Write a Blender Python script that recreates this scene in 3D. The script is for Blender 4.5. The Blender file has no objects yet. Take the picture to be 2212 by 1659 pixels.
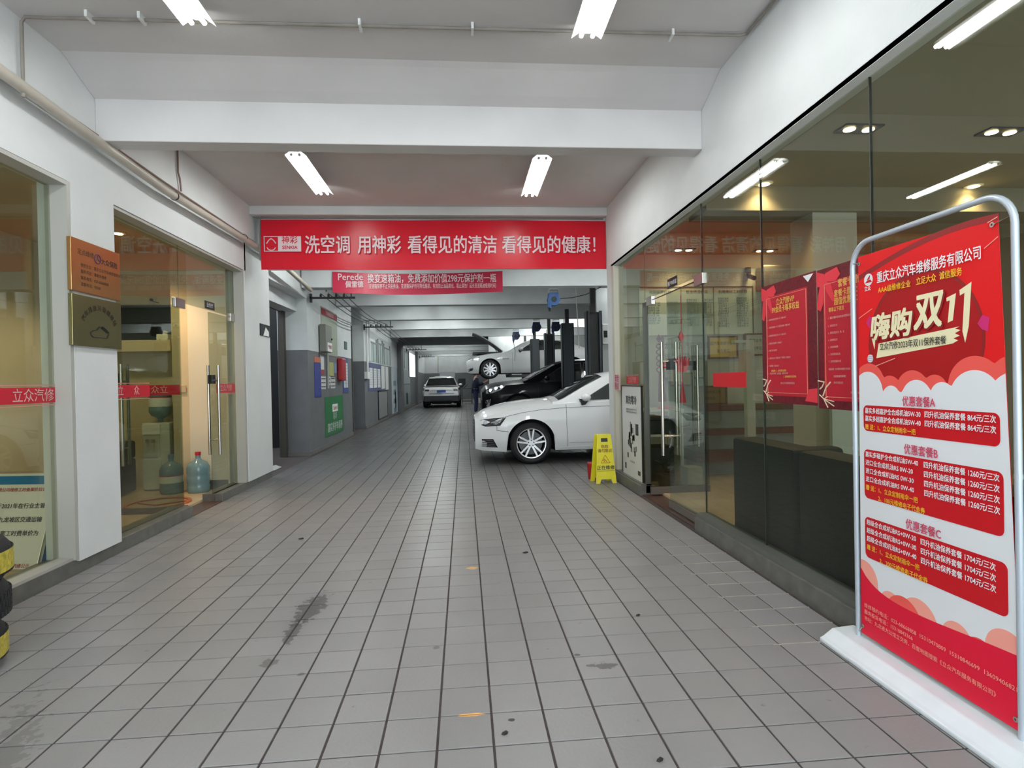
import bpy, bmesh, math, random
import numpy as np
from mathutils import Matrix, Vector
random.seed(7)
C = bpy.context.scene.collection
PI = math.pi
# ---------------------------------------------------------------- camera
FPX = 1229.5; YAW, PIT, ROL, CAMH = 0.084, -0.0064, -0.0206, 1.2895
def _basis():
    cy, sy, cp, sp, cr, sr = (math.cos(YAW), math.sin(YAW), math.cos(PIT), math.sin(PIT), math.cos(ROL), math.sin(ROL))
    f = Vector((sy*cp, cy*cp, sp)); rt = Vector((cy, -sy, 0)); up = rt.cross(f)
    return rt*cr + up*sr, -rt*sr + up*cr, f
RT, UP, FW = _basis()
CAM = Vector((0, 0, CAMH))
cd = bpy.data.cameras.new('camera'); cam = bpy.data.objects.new('camera', cd); C.objects.link(cam)
cd.sensor_fit = 'HORIZONTAL'; cd.sensor_width = 36; cd.lens = 36*FPX/2212; cd.clip_start = 0.05; cd.clip_end = 200
m = Matrix((RT, UP, -FW)).transposed().to_4x4(); m.translation = CAM
cam.matrix_world = m
bpy.context.scene.camera = cam
def at(px, py, X=None, Y=None, Z=None):          # a point on the plane X, Y or Z = const
    d = FW + RT*((px-1106)/FPX) - UP*((py-829.5)/FPX)
    for i, v in enumerate((X, Y, Z)):
        if v is not None: t = (v-CAM[i])/d[i]
    return CAM + d*t
# ---------------------------------------------------------------- world, view
sc = bpy.context.scene
sc.view_settings.view_transform = 'Standard'; sc.view_settings.look = 'None'
sc.view_settings.exposure = 0.78; sc.view_settings.gamma = 1; sc.view_settings.use_curve_mapping = False
w = bpy.data.worlds.new('overcast_sky'); sc.world = w; w.use_nodes = True
bg = w.node_tree.nodes['Background']; bg.inputs[0].default_value = (0.80, 0.90, 1.0, 1); bg.inputs[1].default_value = 2.6
TUBE_L = 39.0      # near tubes
BAY_L = 100.0       # workshop tubes
# ---------------------------------------------------------------- materials
MATS = {}
def mat(name, col, rough=0.5, metal=0.0, spec=0.5, noise=0.0, nscale=8.0, bump=0.0, bscale=60.0, coat=0.0, emit=None, estr=0.0, trans=0.0, rvar=0.0):
    if name in MATS: return MATS[name]
    mt = bpy.data.materials.new(name); mt.use_nodes = True; nt = mt.node_tree; N = nt.nodes; L = nt.links
    b = N['Principled BSDF']
    b.inputs['Base Color'].default_value = (*col, 1); b.inputs['Roughness'].default_value = rough
    b.inputs['Metallic'].default_value = metal; b.inputs['Specular IOR Level'].default_value = spec
    if coat: b.inputs['Coat Weight'].default_value = coat; b.inputs['Coat Roughness'].default_value = 0.05
    if trans: b.inputs['Transmission Weight'].default_value = trans
    if emit: b.inputs['Emission Color'].default_value = (*emit, 1); b.inputs['Emission Strength'].default_value = estr
    g = N.new('ShaderNodeNewGeometry')
    if noise or rvar:
        n = N.new('ShaderNodeTexNoise'); n.inputs['Scale'].default_value = nscale; n.inputs['Detail'].default_value = 6
        L.new(g.outputs['Position'], n.inputs['Vector'])
        if noise:
            r = N.new('ShaderNodeMapRange'); r.inputs[1].default_value = 0.3; r.inputs[2].default_value = 0.7
            r.inputs[3].default_value = 1-noise; r.inputs[4].default_value = 1+noise*0.5
            L.new(n.outputs[0], r.inputs[0])
            mx = N.new('ShaderNodeVectorMath'); mx.operation = 'SCALE'; mx.inputs[0].default_value = col
            L.new(r.outputs[0], mx.inputs['Scale']); L.new(mx.outputs[0], b.inputs['Base Color'])
        if rvar:
            r2 = N.new('ShaderNodeMapRange'); r2.inputs[3].default_value = max(0, rough-rvar); r2.inputs[4].default_value = rough+rvar
            L.new(n.outputs[0], r2.inputs[0]); L.new(r2.outputs[0], b.inputs['Roughness'])
    if bump:
        n2 = N.new('ShaderNodeTexNoise'); n2.inputs['Scale'].default_value = bscale; n2.inputs['Detail'].default_value = 4
        L.new(g.outputs['Position'], n2.inputs['Vector'])
        bp = N.new('ShaderNodeBump'); bp.inputs['Strength'].default_value = bump; bp.inputs['Distance'].default_value = 0.01
        L.new(n2.outputs[0], bp.inputs['Height']); L.new(bp.outputs[0], b.inputs['Normal'])
    MATS[name] = mt
    return mt
def glass_mat(name, tint, refl=1.0, ior=1.5):
    mt = bpy.data.materials.new(name); mt.use_nodes = True; nt = mt.node_tree; N = nt.nodes; L = nt.links
    for n in list(N):
        if n.type != 'OUTPUT_MATERIAL': N.remove(n)
    o = [n for n in N if n.type == 'OUTPUT_MATERIAL'][0]
    t = N.new('ShaderNodeBsdfTransparent'); t.inputs[0].default_value = (*tint, 1)
    gl = N.new('ShaderNodeBsdfGlossy'); gl.inputs[0].default_value = (refl, refl, refl, 1); gl.inputs['Roughness'].default_value = 0.0
    f = N.new('ShaderNodeFresnel'); ge = N.new('ShaderNodeNewGeometry'); mr = N.new('ShaderNodeMapRange')
    mr.inputs[3].default_value = ior; mr.inputs[4].default_value = 1/ior; L.new(ge.outputs['Backfacing'], mr.inputs[0]); L.new(mr.outputs[0], f.inputs[0])
    mx = N.new('ShaderNodeMixShader'); L.new(f.outputs[0], mx.inputs[0]); L.new(t.outputs[0], mx.inputs[1]); L.new(gl.outputs[0], mx.inputs[2])
    L.new(mx.outputs[0], o.inputs[0]); MATS[name] = mt
    return mt
def emis(name, col, s):
    mt = bpy.data.materials.new(name); mt.use_nodes = True; nt = mt.node_tree; N = nt.nodes
    for n in list(N):
        if n.type != 'OUTPUT_MATERIAL': N.remove(n)
    o = [n for n in N if n.type == 'OUTPUT_MATERIAL'][0]
    e = N.new('ShaderNodeEmission'); e.inputs[0].default_value = (*col, 1); e.inputs[1].default_value = s
    nt.links.new(e.outputs[0], o.inputs[0]); MATS[name] = mt
    return mt
WALL = mat('white_wall_paint', (0.72, 0.73, 0.72), 0.75, noise=0.05, nscale=2.5, bump=0.15, bscale=40)
CEIL = mat('ceiling_paint', (0.64, 0.615, 0.60), 0.8, noise=0.06, nscale=1.5, bump=0.1, bscale=30)
GWALL = mat('workshop_white_paint', (0.62, 0.64, 0.64), 0.75, noise=0.07, nscale=3)
GREY = mat('grey_wall_paint', (0.145, 0.15, 0.158), 0.5, noise=0.12, nscale=4)
KERB = mat('dark_stone_kerb', (0.135, 0.13, 0.115), 0.35, noise=0.25, nscale=12)
FRAME = mat('painted_steel_frame', (0.42, 0.41, 0.37), 0.45)
STEEL = mat('brushed_steel', (0.62, 0.58, 0.55), 0.25, 1.0)
BLACK = mat('black_plastic', (0.012, 0.012, 0.013), 0.35)
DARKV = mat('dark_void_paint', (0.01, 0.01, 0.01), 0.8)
RED = mat('banner_red', (0.66, 0.012, 0.028), 0.3, spec=0.28, noise=0.04, nscale=3)
RED2 = mat('sticker_red', (0.55, 0.012, 0.03), 0.4)
WHITE = mat('white_print', (0.85, 0.85, 0.85), 0.5)
PINKW = mat('banner_white_print', (0.80, 0.62, 0.64), 0.4)
WHITEP = mat('white_plastic', (0.78, 0.78, 0.76), 0.35)
BEIGE = mat('beige_room_paint', (0.62, 0.52, 0.36), 0.8, noise=0.04)
RBEIGE = mat('reception_wall_paint', (0.50, 0.49, 0.42), 0.8, noise=0.04)
RCEIL = mat('reception_ceiling', (0.42, 0.39, 0.31), 0.8)
RFLOOR = mat('reception_floor_tile', (0.62, 0.48, 0.30), 0.15, noise=0.1, nscale=5)
SOFA = mat('black_leather', (0.022, 0.022, 0.021), 0.55, bump=0.3, bscale=120)
WOOD = mat('brown_wood', (0.17, 0.07, 0.04), 0.45, noise=0.2, nscale=20)
GOLD = mat('gold_plate', (0.50, 0.27, 0.10), 0.28, 0.85, noise=0.06)
GOLDD = mat('dark_gold_plate', (0.30, 0.26, 0.12), 0.22, 0.9, noise=0.06)
GLASS = glass_mat('shop_glass', (0.74, 0.78, 0.72), 0.9, 1.38)
PIPE = mat('cream_conduit', (0.50, 0.45, 0.38), 0.4, noise=0.08)
YEL = mat('yellow_plastic', (0.80, 0.70, 0.02), 0.35, noise=0.06, nscale=15)
INK = mat('black_ink', (0.02, 0.02, 0.02), 0.5)
REDINK = mat('red_ink', (0.45, 0.02, 0.02), 0.5)
PAPER = mat('paper', (0.62, 0.63, 0.62), 0.6)
BLUE = mat('blue_board', (0.035, 0.05, 0.26), 0.45)
TYRE = mat('tyre_rubber', (0.016, 0.016, 0.017), 0.7, bump=0.4, bscale=90)
TUBE = emis('lit_tube', (0.95, 1.0, 0.99), TUBE_L)
BTUBE = emis('lit_workshop_tube', (0.93, 1.0, 0.99), BAY_L)
FTUBE = emis('lit_far_tube', (0.93, 1.0, 0.99), BAY_L*0.9)
WARM = emis('lit_warm_lamp', (1.0, 0.72, 0.36), 26)
CARW = mat('white_car_paint', (0.88, 0.88, 0.87), 0.5, coat=1.0)
CARS = mat('silver_white_car_paint', (0.60, 0.60, 0.60), 0.5, coat=0.8)
CARK = mat('black_car_paint', (0.003, 0.003, 0.004), 0.3, spec=0.15, coat=0.18)
CARG = mat('dark_car_glass', (0.012, 0.014, 0.014), 0.04, spec=0.8)
GAP = mat('panel_gap', (0.02, 0.02, 0.02), 0.7)
ALLOY = mat('alloy_wheel', (0.62, 0.61, 0.60), 0.28, 0.9)
LIFT = mat('lift_grey_paint', (0.034, 0.040, 0.046), 0.55)
DM = mat('dark_steel', (0.05, 0.05, 0.05), 0.5)
# floor tiles
def tile_mat():
    mt = bpy.data.materials.new('grey_floor_tile'); mt.use_nodes = True; nt = mt.node_tree; N = nt.nodes; L = nt.links
    b = N['Principled BSDF']; g = N.new('ShaderNodeNewGeometry')
    def mth(op, a, c=None, v=None):
        n = N.new('ShaderNodeMath'); n.operation = op
        L.new(a, n.inputs[0])
        if c is not None: L.new(c, n.inputs[1])
        if v is not None: n.inputs[1].default_value = v
        return n.outputs[0]
    sep = N.new('ShaderNodeSeparateXYZ'); L.new(g.outputs['Position'], sep.inputs[0])
    fx = mth('FLOOR', mth('DIVIDE', mth('ADD', sep.outputs[0], v=20.121), v=0.2))
    fy = mth('FLOOR', mth('DIVIDE', mth('ADD', sep.outputs[1], v=19.997), v=0.2))
    cmb = N.new('ShaderNodeCombineXYZ'); L.new(fx, cmb.inputs[0]); L.new(fy, cmb.inputs[1])
    wn = N.new('ShaderNodeTexWhiteNoise'); wn.noise_dimensions = '3D'; L.new(cmb.outputs[0], wn.inputs['Vector'])
    n1 = N.new('ShaderNodeTexNoise'); n1.inputs['Scale'].default_value = 1.3; n1.inputs['Detail'].default_value = 8; L.new(g.outputs['Position'], n1.inputs['Vector'])
    n2 = N.new('ShaderNodeTexNoise'); n2.inputs['Scale'].default_value = 220; n2.inputs['Detail'].default_value = 2; L.new(g.outputs['Position'], n2.inputs['Vector'])
    v1 = mth('MULTIPLY', wn.outputs[0], v=0.10); v2 = mth('MULTIPLY', n1.outputs[0], v=0.22); v3 = mth('MULTIPLY', n2.outputs[0], v=0.10)
    val = mth('ADD', mth('ADD', mth('ADD', v1, v2), v3), v=0.79)
    col = N.new('ShaderNodeVectorMath'); col.operation = 'SCALE'; col.inputs[0].default_value = (0.245, 0.234, 0.231); L.new(val, col.inputs['Scale'])
    cur = col.outputs[0]
    ns = N.new('ShaderNodeTexNoise'); ns.inputs['Scale'].default_value = 26; ns.inputs['Detail'].default_value = 6; L.new(g.outputs['Position'], ns.inputs['Vector'])
    # stains (oil drips, tyre smudges, dots of orange paint): centre, half sizes, rotation, colour, strength
    ST = [((-0.905, 3.36), (0.085, 0.24), -0.05, (0.04, 0.037, 0.032), 0.75, 0.8), ((-0.92, 3.05), (0.04, 0.16), 0.0, (0.04, 0.037, 0.032), 0.7, 0.9),
          ((-0.93, 2.72), (0.04, 0.05), 0.0, (0.06, 0.055, 0.05), 0.6, 0.7), ((-1.64, 2.15), (0.07, 0.40), 0.45, (0.11, 0.107, 0.102), 0.5, 1.6),
          ((0.60, 2.51), (0.07, 0.03), 0.0, (0.04, 0.035, 0.03), 0.7, 0.9), ((0.03, 3.93), (0.04, 0.035), 0.0, (0.75, 0.42, 0.10), 0.8, 0.5), ((-0.0, 2.20), (0.06, 0.011), 0.0, (0.8, 0.42, 0.12), 0.9, 0.4),
          ((-0.75, 2.60), (0.02, 0.02), 0.0, (0.08, 0.07, 0.07), 0.6, 0.5), ((-0.16, 2.78), (0.02, 0.02), 0, (0.07, 0.06, 0.06), 0.6, 0.5), ((0.15, 2.15), (0.016, 0.012), 0, (0.03, 0.03, 0.03), 0.9, 0.5), ((0.5, 2.62), (0.015, 0.012), 0, (0.03, 0.03, 0.03), 0.8, 0.5)]
    for (c, s, rot, sc_, st, nz) in ST:
        mp = N.new('ShaderNodeMapping'); mp.vector_type = 'TEXTURE'
        mp.inputs['Location'].default_value = (c[0], c[1], 0); mp.inputs['Rotation'].default_value = (0, 0, rot); mp.inputs['Scale'].default_value = (s[0], s[1], 1)
        L.new(g.outputs['Position'], mp.inputs[0])
        ln = N.new('ShaderNodeVectorMath'); ln.operation = 'LENGTH'; L.new(mp.outputs[0], ln.inputs[0])
        d = mth('ADD', ln.outputs['Value'], mth('MULTIPLY', mth('SUBTRACT', ns.outputs[0], v=0.5), v=3.0*nz))
        mr = N.new('ShaderNodeMapRange'); mr.inputs[1].default_value = 0.95; mr.inputs[2].default_value = 0.75; mr.inputs[3].default_value = 0; mr.inputs[4].default_value = st; L.new(d, mr.inputs[0])
        mx = N.new('ShaderNodeMixRGB'); L.new(mr.outputs[0], mx.inputs[0]); L.new(cur, mx.inputs[1]); mx.inputs[2].default_value = (*sc_, 1); cur = mx.outputs[0]
    # small dirt specks
    sp = N.new('ShaderNodeTexNoise'); sp.inputs['Scale'].default_value = 18; sp.inputs['Detail'].default_value = 3; L.new(g.outputs['Position'], sp.inputs['Vector'])
    mr = N.new('ShaderNodeMapRange'); mr.inputs[1].default_value = 0.72; mr.inputs[2].default_value = 0.76; mr.inputs[3].default_value = 0; mr.inputs[4].default_value = 0.45; L.new(sp.outputs[0], mr.inputs[0])
    mx = N.new('ShaderNodeMixRGB'); L.new(mr.outputs[0], mx.inputs[0]); L.new(cur, mx.inputs[1]); mx.inputs[2].default_value = (0.09, 0.08, 0.08, 1); cur = mx.outputs[0]
    # tile colour blends darker from the entrance towards the workshop end
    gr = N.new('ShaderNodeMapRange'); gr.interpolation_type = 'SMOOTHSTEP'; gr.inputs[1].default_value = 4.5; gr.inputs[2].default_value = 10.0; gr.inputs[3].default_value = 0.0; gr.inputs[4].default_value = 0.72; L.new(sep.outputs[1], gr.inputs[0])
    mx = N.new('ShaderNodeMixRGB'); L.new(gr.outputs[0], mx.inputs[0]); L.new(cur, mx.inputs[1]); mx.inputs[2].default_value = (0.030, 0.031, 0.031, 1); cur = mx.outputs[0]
    b.inputs['Specular IOR Level'].default_value = 0.32
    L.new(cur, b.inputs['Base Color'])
    r = N.new('ShaderNodeMapRange'); r.inputs[3].default_value = 0.24; r.inputs[4].default_value = 0.46; L.new(n1.outputs[0], r.inputs[0]); L.new(r.outputs[0], b.inputs['Roughness'])
    nb = N.new('ShaderNodeTexNoise'); nb.inputs['Scale'].default_value = 70; nb.inputs['Detail'].default_value = 3; L.new(g.outputs['Position'], nb.inputs['Vector'])
    bp = N.new('ShaderNodeBump'); bp.inputs['Strength'].default_value = 0.22; bp.inputs['Distance'].default_value = 0.004; L.new(nb.outputs[0], bp.inputs['Height']); L.new(bp.outputs[0], b.inputs['Normal'])
    return mt
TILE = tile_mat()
GROUT = mat('dark_grout', (0.055, 0.042, 0.039), 0.9, noise=0.3, nscale=30)
GROUTL = mat('pale_grout', (0.42, 0.40, 0.33), 0.9, noise=0.2, nscale=20)

# ---------------------------------------------------------------- object helpers
ROOT = {}     # matrix of each top-level empty
def tag(o, label=None, cat=None, group=None, kind=None):
    if label: o['label'] = label
    if cat: o['category'] = cat
    if group: o['group'] = group
    if kind: o['kind'] = kind
    return o
def thing(name, label, cat, loc=(0, 0, 0), rz=0.0, group=None, kind=None):
    o = bpy.data.objects.new(name, None); C.objects.link(o); o.empty_display_size = 0.05
    o.location = loc; o.rotation_euler = (0, 0, rz)
    ROOT[o.name] = Matrix.Translation(loc) @ Matrix.Rotation(rz, 4, 'Z')
    return tag(o, label, cat, group, kind)
def rootmat(o):
    while o.parent is not None: o = o.parent
    return ROOT.get(o.name, Matrix.Identity(4))
class MB:
    def __init__(s): s.v = []; s.f = []; s.m = []
    def add(s, vs, fs, mi=0):
        n = len(s.v); s.v += [tuple(p) for p in vs]; s.f += [tuple(i+n for i in f) for f in fs]; s.m += [mi]*len(fs); return s
    def box(s, x0, x1, y0, y1, z0, z1, mi=0):
        if x0 > x1: x0, x1 = x1, x0
        if y0 > y1: y0, y1 = y1, y0
        if z0 > z1: z0, z1 = z1, z0
        vs = [(x, y, z) for z in (z0, z1) for y in (y0, y1) for x in (x0, x1)]
        return s.add(vs, [(0, 2, 3, 1), (4, 5, 7, 6), (0, 1, 5, 4), (2, 6, 7, 3), (0, 4, 6, 2), (1, 3, 7, 5)], mi)
    def cyl(s, p0, p1, r0, r1=None, n=12, mi=0, cap=True):
        r1 = r0 if r1 is None else r1; p0 = Vector(p0); p1 = Vector(p1); d = (p1-p0).normalized()
        a = d.orthogonal().normalized(); b = d.cross(a); vs = []
        for p, r in ((p0, r0), (p1, r1)):
            for i in range(n):
                t = 2*PI*i/n; vs.append(p + a*math.cos(t)*r + b*math.sin(t)*r)
        fs = [(i, (i+1) % n, n+(i+1) % n, n+i) for i in range(n)]
        if cap: fs += [tuple(range(n-1, -1, -1)), tuple(range(n, 2*n))]
        return s.add(vs, fs, mi)
    def tube(s, pts, r, n=8, mi=0, closed=False):
        pts = [Vector(p) for p in pts]; N = len(pts); rings = []; prev = None
        for i, p in enumerate(pts):
            if closed: d = (pts[(i+1) % N]-pts[i-1])
            else: d = pts[min(i+1, N-1)]-pts[max(i-1, 0)]
            d = d.normalized()
            a = d.orthogonal().normalized() if prev is None else (prev - d*prev.dot(d)).normalized()
            prev = a; b = d.cross(a); rr = r[i] if isinstance(r, (list, tuple)) else r
            rings.append([p + a*math.cos(2*PI*k/n)*rr + b*math.sin(2*PI*k/n)*rr for k in range(n)])
        vs = [q for ring in rings for q in ring]; fs = []
        M = N if closed else N-1
        for i in range(M):
            j = (i+1) % N
            for k in range(n): fs.append((i*n+k, i*n+(k+1) % n, j*n+(k+1) % n, j*n+k))
        if not closed: fs += [tuple(range(n-1, -1, -1)), tuple(range((N-1)*n, N*n))]
        return s.add(vs, fs, mi)
    def lathe(s, prof, o=(0, 0, 0), axis='Z', n=24, mi=0):      # prof: list of (radius, height)
        o = Vector(o); vs = []
        for (r, h) in prof:
            for i in range(n):
                t = 2*PI*i/n; c, q = r*math.cos(t), r*math.sin(t)
                vs.append(o + {'Z': Vector((c, q, h)), 'Y': Vector((c, h, q)), 'X': Vector((h, c, q))}[axis])
        fs = [(i*n+k, i*n+(k+1) % n, (i+1)*n+(k+1) % n, (i+1)*n+k) for i in range(len(prof)-1) for k in range(n)]
        return s.add(vs, fs, mi)
    def prism(s, pts, off, mi=0):     # polygon pts (3-D) swept by vector off
        n = len(pts); off = Vector(off); pts = [Vector(p) for p in pts]
        vs = pts + [p+off for p in pts]
        fs = [tuple(range(n-1, -1, -1)), tuple(range(n, 2*n))] + [(i, (i+1) % n, n+(i+1) % n, n+i) for i in range(n)]
        return s.add(vs, fs, mi)
    def build(s, name, mats, parent=None, smooth=False, bevel=0.0, world=True, seg=2, loc=None):
        if not isinstance(mats, (list, tuple)): mats = [mats]
        me = bpy.data.meshes.new(name); me.from_pydata([tuple(v) for v in s.v], [], s.f)
        for mt in mats: me.materials.append(mt)
        me.polygons.foreach_set('material_index', s.m)
        if bevel or smooth or True:
            bm = bmesh.new(); bm.from_mesh(me)
            bmesh.ops.recalc_face_normals(bm, faces=bm.faces)
            if bevel:
                es = [e for e in bm.edges if len(e.link_faces) == 2 and e.calc_face_angle(0) > 0.5]
                bmesh.ops.bevel(bm, geom=es, offset=bevel, segments=seg, profile=0.5, affect='EDGES', clamp_overlap=True)
            if smooth:
                for f in bm.faces: f.smooth = True
                for e in bm.edges:
                    if len(e.link_faces) == 2 and e.calc_face_angle(0) > 0.7: e.smooth = False
            bm.to_mesh(me); bm.free()
        o = bpy.data.objects.new(name, me); C.objects.link(o)
        if parent is not None:
            o.parent = parent
            if world: me.transform(rootmat(parent).inverted())
        elif loc is not None:
            me.transform(Matrix.Translation(loc).inverted()); o.location = loc
        return o
def bx(name, mt, parent, *a, bevel=0.0, smooth=False): return MB().box(*a).build(name, mt, parent, bevel=bevel, smooth=smooth)
def copy_tree(o, parent=None):
    c = o.copy(); C.objects.link(c); c.parent = parent
    for ch in [x for x in bpy.data.objects if x.parent == o]: copy_tree(ch, c)
    return c
TXC = {}
def text(s, size, M, mt, parent, name='lettering', align='CENTER', bold=0.0, sx=1.0, ext=0.0006, shear=0.0, space=1.0, res=2, fit=None):
    """flat lettering: text plane is XY of matrix M; rows go down"""
    cu = bpy.data.curves.new(name, 'FONT'); cu.body = s; cu.size = size; cu.align_x = align; cu.align_y = 'CENTER'
    cu.shear = shear; cu.space_character = space; cu.resolution_u = res
    o = bpy.data.objects.new(name, cu); C.objects.link(o)
    dg = bpy.context.evaluated_depsgraph_get(); me = bpy.data.meshes.new_from_object(o.evaluated_get(dg))
    bpy.data.objects.remove(o); bpy.data.curves.remove(cu)
    if fit:
        co = np.empty(len(me.vertices)*3); me.vertices.foreach_get('co', co); co = co.reshape(-1, 3); lo, hi = co.min(0), co.max(0)
        fx, fy = fit[0]/(hi[0]-lo[0]), fit[1]/(hi[1]-lo[1])
        ax = lo[0] if align == 'LEFT' else (hi[0] if align == 'RIGHT' else (lo[0]+hi[0])/2)
        me.transform(Matrix.Diagonal((fx, fy, 1, 1)) @ Matrix.Translation((-ax, -(lo[1]+hi[1])/2, 0)))
    if bold:                                   # heavier strokes: the same outlines struck four times, a hair apart
        co = np.empty(len(me.vertices)*3); me.vertices.foreach_get('co', co); co = co.reshape(-1, 3); n0 = len(co)
        sz = (fit[1] if fit else size)*bold*(1.0 if fit else 1.0)
        pl = [tuple(p.vertices) for p in me.polygons]; V = []; Fc = []
        for k_, (dx, dy) in enumerate(((1, 1), (-1, -1), (1, -1), (-1, 1))):
            V += [(x+dx*sz, y+dy*sz, z+k_*0.00004) for x, y, z in co]; Fc += [tuple(i+k_*n0 for i in p) for p in pl]
        bpy.data.meshes.remove(me); me = bpy.data.meshes.new(name); me.from_pydata(V, [], Fc)
    me.transform(M @ Matrix.Scale(sx, 4, (1, 0, 0))); me.materials.clear(); me.materials.append(mt)
    if parent is not None: me.transform(rootmat(parent).inverted())
    ob = bpy.data.objects.new(name, me); C.objects.link(ob); ob.parent = parent
    return ob
def frameY(x, y, z):      # text facing -Y (towards the camera), reading +X
    return Matrix(((1, 0, 0, x), (0, 0, -1, y), (0, 1, 0, z), (0, 0, 0, 1)))
def frameXp(x, y, z):     # left wall: faces +X, reading direction +Y (away from the camera) as seen from inside
    return Matrix(((0, 0, 1, x), (1, 0, 0, y), (0, 1, 0, z), (0, 0, 0, 1)))
def frameXn(x, y, z):     # right wall: faces -X, reading direction -Y
    return Matrix(((0, 0, -1, x), (-1, 0, 0, y), (0, 1, 0, z), (0, 0, 0, 1)))

# ================================================================ SETTING
ZC = 3.55; XL = -2.70; XR = 1.93; GX = 2.00; GLX = -2.82
# ---- floor
S = 0.2; X0 = -0.606*S; Y0 = 10.015*S
floor = MB().box(-7, 8, -3, 42.2, -0.08, -0.004).build('floor', GROUT); floor['kind'] = 'structure'
def tile_mesh(gx=0.0044, gy=0.0034):
    a = S/2-gx; b = S/2-gy; c = 0.0014; mb = MB()
    vs = [(-a, -b, -0.004), (a, -b, -0.004), (a, b, -0.004), (-a, b, -0.004), (-a, -b, -c), (a, -b, -c), (a, b, -c), (-a, b, -c), (-a+c, -b+c, 0), (a-c, -b+c, 0), (a-c, b-c, 0), (-a+c, b-c, 0)]
    fs = [(8, 9, 10, 11)] + [(i, (i+1) % 4, 4+(i+1) % 4, 4+i) for i in range(4)] + [(4+i, 4+(i+1) % 4, 8+(i+1) % 4, 8+i) for i in range(4)]
    return vs, fs
tvs, tfs = tile_mesh()
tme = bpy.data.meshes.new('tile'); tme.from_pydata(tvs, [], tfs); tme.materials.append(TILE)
cells = []
for r in range(-24, 200):
    for c in range(-13, 40):
        cx, cy = X0+(c+0.5)*S, Y0+(r+0.5)*S
        if cx < -2.70 and cy < 8.2: continue
        if cx > 1.90 and cy < 7.45: continue
        if cx < -2.85 or cx > 7.0: continue
        d = Vector((cx, cy, 0))-CAM; dep = d.dot(FW)
        vis = False
        if dep > 0.3:
            px, py = 1106+FPX*d.dot(RT)/dep, 829.5-FPX*d.dot(UP)/dep
            vis = -60 < px < 2272 and py < 1740
            if px > 1800 and py > 1290 and (px-1790) > (py-1390)*1.35*0+0 and cx > 1.75: vis = False
        cells.append((0 if vis else 1, cy, cx))
cells.sort(key=lambda t: (t[0], round(t[1], 3), abs(t[2])))
near = cells[:298]; rest = cells[298:]
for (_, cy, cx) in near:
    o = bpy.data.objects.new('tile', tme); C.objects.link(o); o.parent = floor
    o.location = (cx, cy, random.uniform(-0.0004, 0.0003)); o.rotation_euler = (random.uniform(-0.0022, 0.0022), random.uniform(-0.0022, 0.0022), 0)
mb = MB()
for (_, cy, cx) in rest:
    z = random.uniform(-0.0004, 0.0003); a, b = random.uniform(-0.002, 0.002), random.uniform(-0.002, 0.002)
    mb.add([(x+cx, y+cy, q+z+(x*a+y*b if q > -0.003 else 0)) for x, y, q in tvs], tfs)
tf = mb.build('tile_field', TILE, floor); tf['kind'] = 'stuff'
# pale narrow grout line and cut tiles along the right kerb
g = MB()
g.box(1.664, 1.672, 2.6, 4.6, -0.0035, -0.0006); 
for k in range(10): g.box(1.45, 1.88, Y0+(3+k)*S-0.0045, Y0+(3+k)*S+0.0045, -0.0035, -0.0007)
g.build('pale_grout', GROUTL, floor)

# ---- ceiling and beams
ceil = MB().box(-3.2, 8, -1.2, 42.2, ZC, ZC+0.15).build('ceiling', CEIL); ceil['kind'] = 'structure'
b = MB().box(-2.64, XR, 4.40, 4.565, 3.10, ZC); b.prism([(-2.64, 4.41, 3.40), (-2.64, 4.30, 3.44), (-2.64, 4.10, 3.53), (-2.64, 4.02, 3.56), (-2.64, 4.41, 3.56)], (XR+2.64, 0, 0)); b.build('beam', CEIL, ceil, bevel=0.006)
b = MB().box(-2.555, XR+0.2, 7.52, 7.80, 2.81, ZC).box(-2.64, XR, 7.40, 7.52, 3.44, ZC); b.build('beam', WALL, ceil, bevel=0.006)
for (yy, zz, ww) in ((10.25, 2.99, .28), (12.95, 3.03, .28), (16.05, 3.04, .28), (19.1, 3.05, .28), (22.4, 3.05, .28), (25.2, 2.93, .5), (28.8, 3.04, .28), (32.2, 3.04, .28), (36.0, 3.04, .28), (39.2, 3.04, .28)):
    MB().box(-2.80, 7.0, yy, yy+ww, zz, ZC).build('beam', GREY if yy == 25.2 else GWALL, ceil)
# ---- left shop wall with two openings
def pane(name_parent, x, y0, y1, z0, z1, th=0.012): return MB().box(x-th/2, x+th/2, y0, y1, z0, z1).build('pane', GLASS, name_parent)
lw = MB()
lw.box(XL-0.22, XL, -3, 7.40, 2.73, 3.14)                 # above the openings
lw.box(XL-0.22, -2.64, -3, 8.3, 3.14, ZC)                 # upper beam proud of it
lw.box(XL-0.22, XL, 4.21, 4.70, 0.09, 2.73)               # pillar with plaques
lw.box(XL-0.22, XL, 7.36, 8.25, 0.09, 3.14)               # end pillar
lw.box(XL-0.22, XL, -3, 0.6, 0.1, 2.73)
wl = lw.build('wall_left', WALL); wl['kind'] = 'structure'
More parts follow.
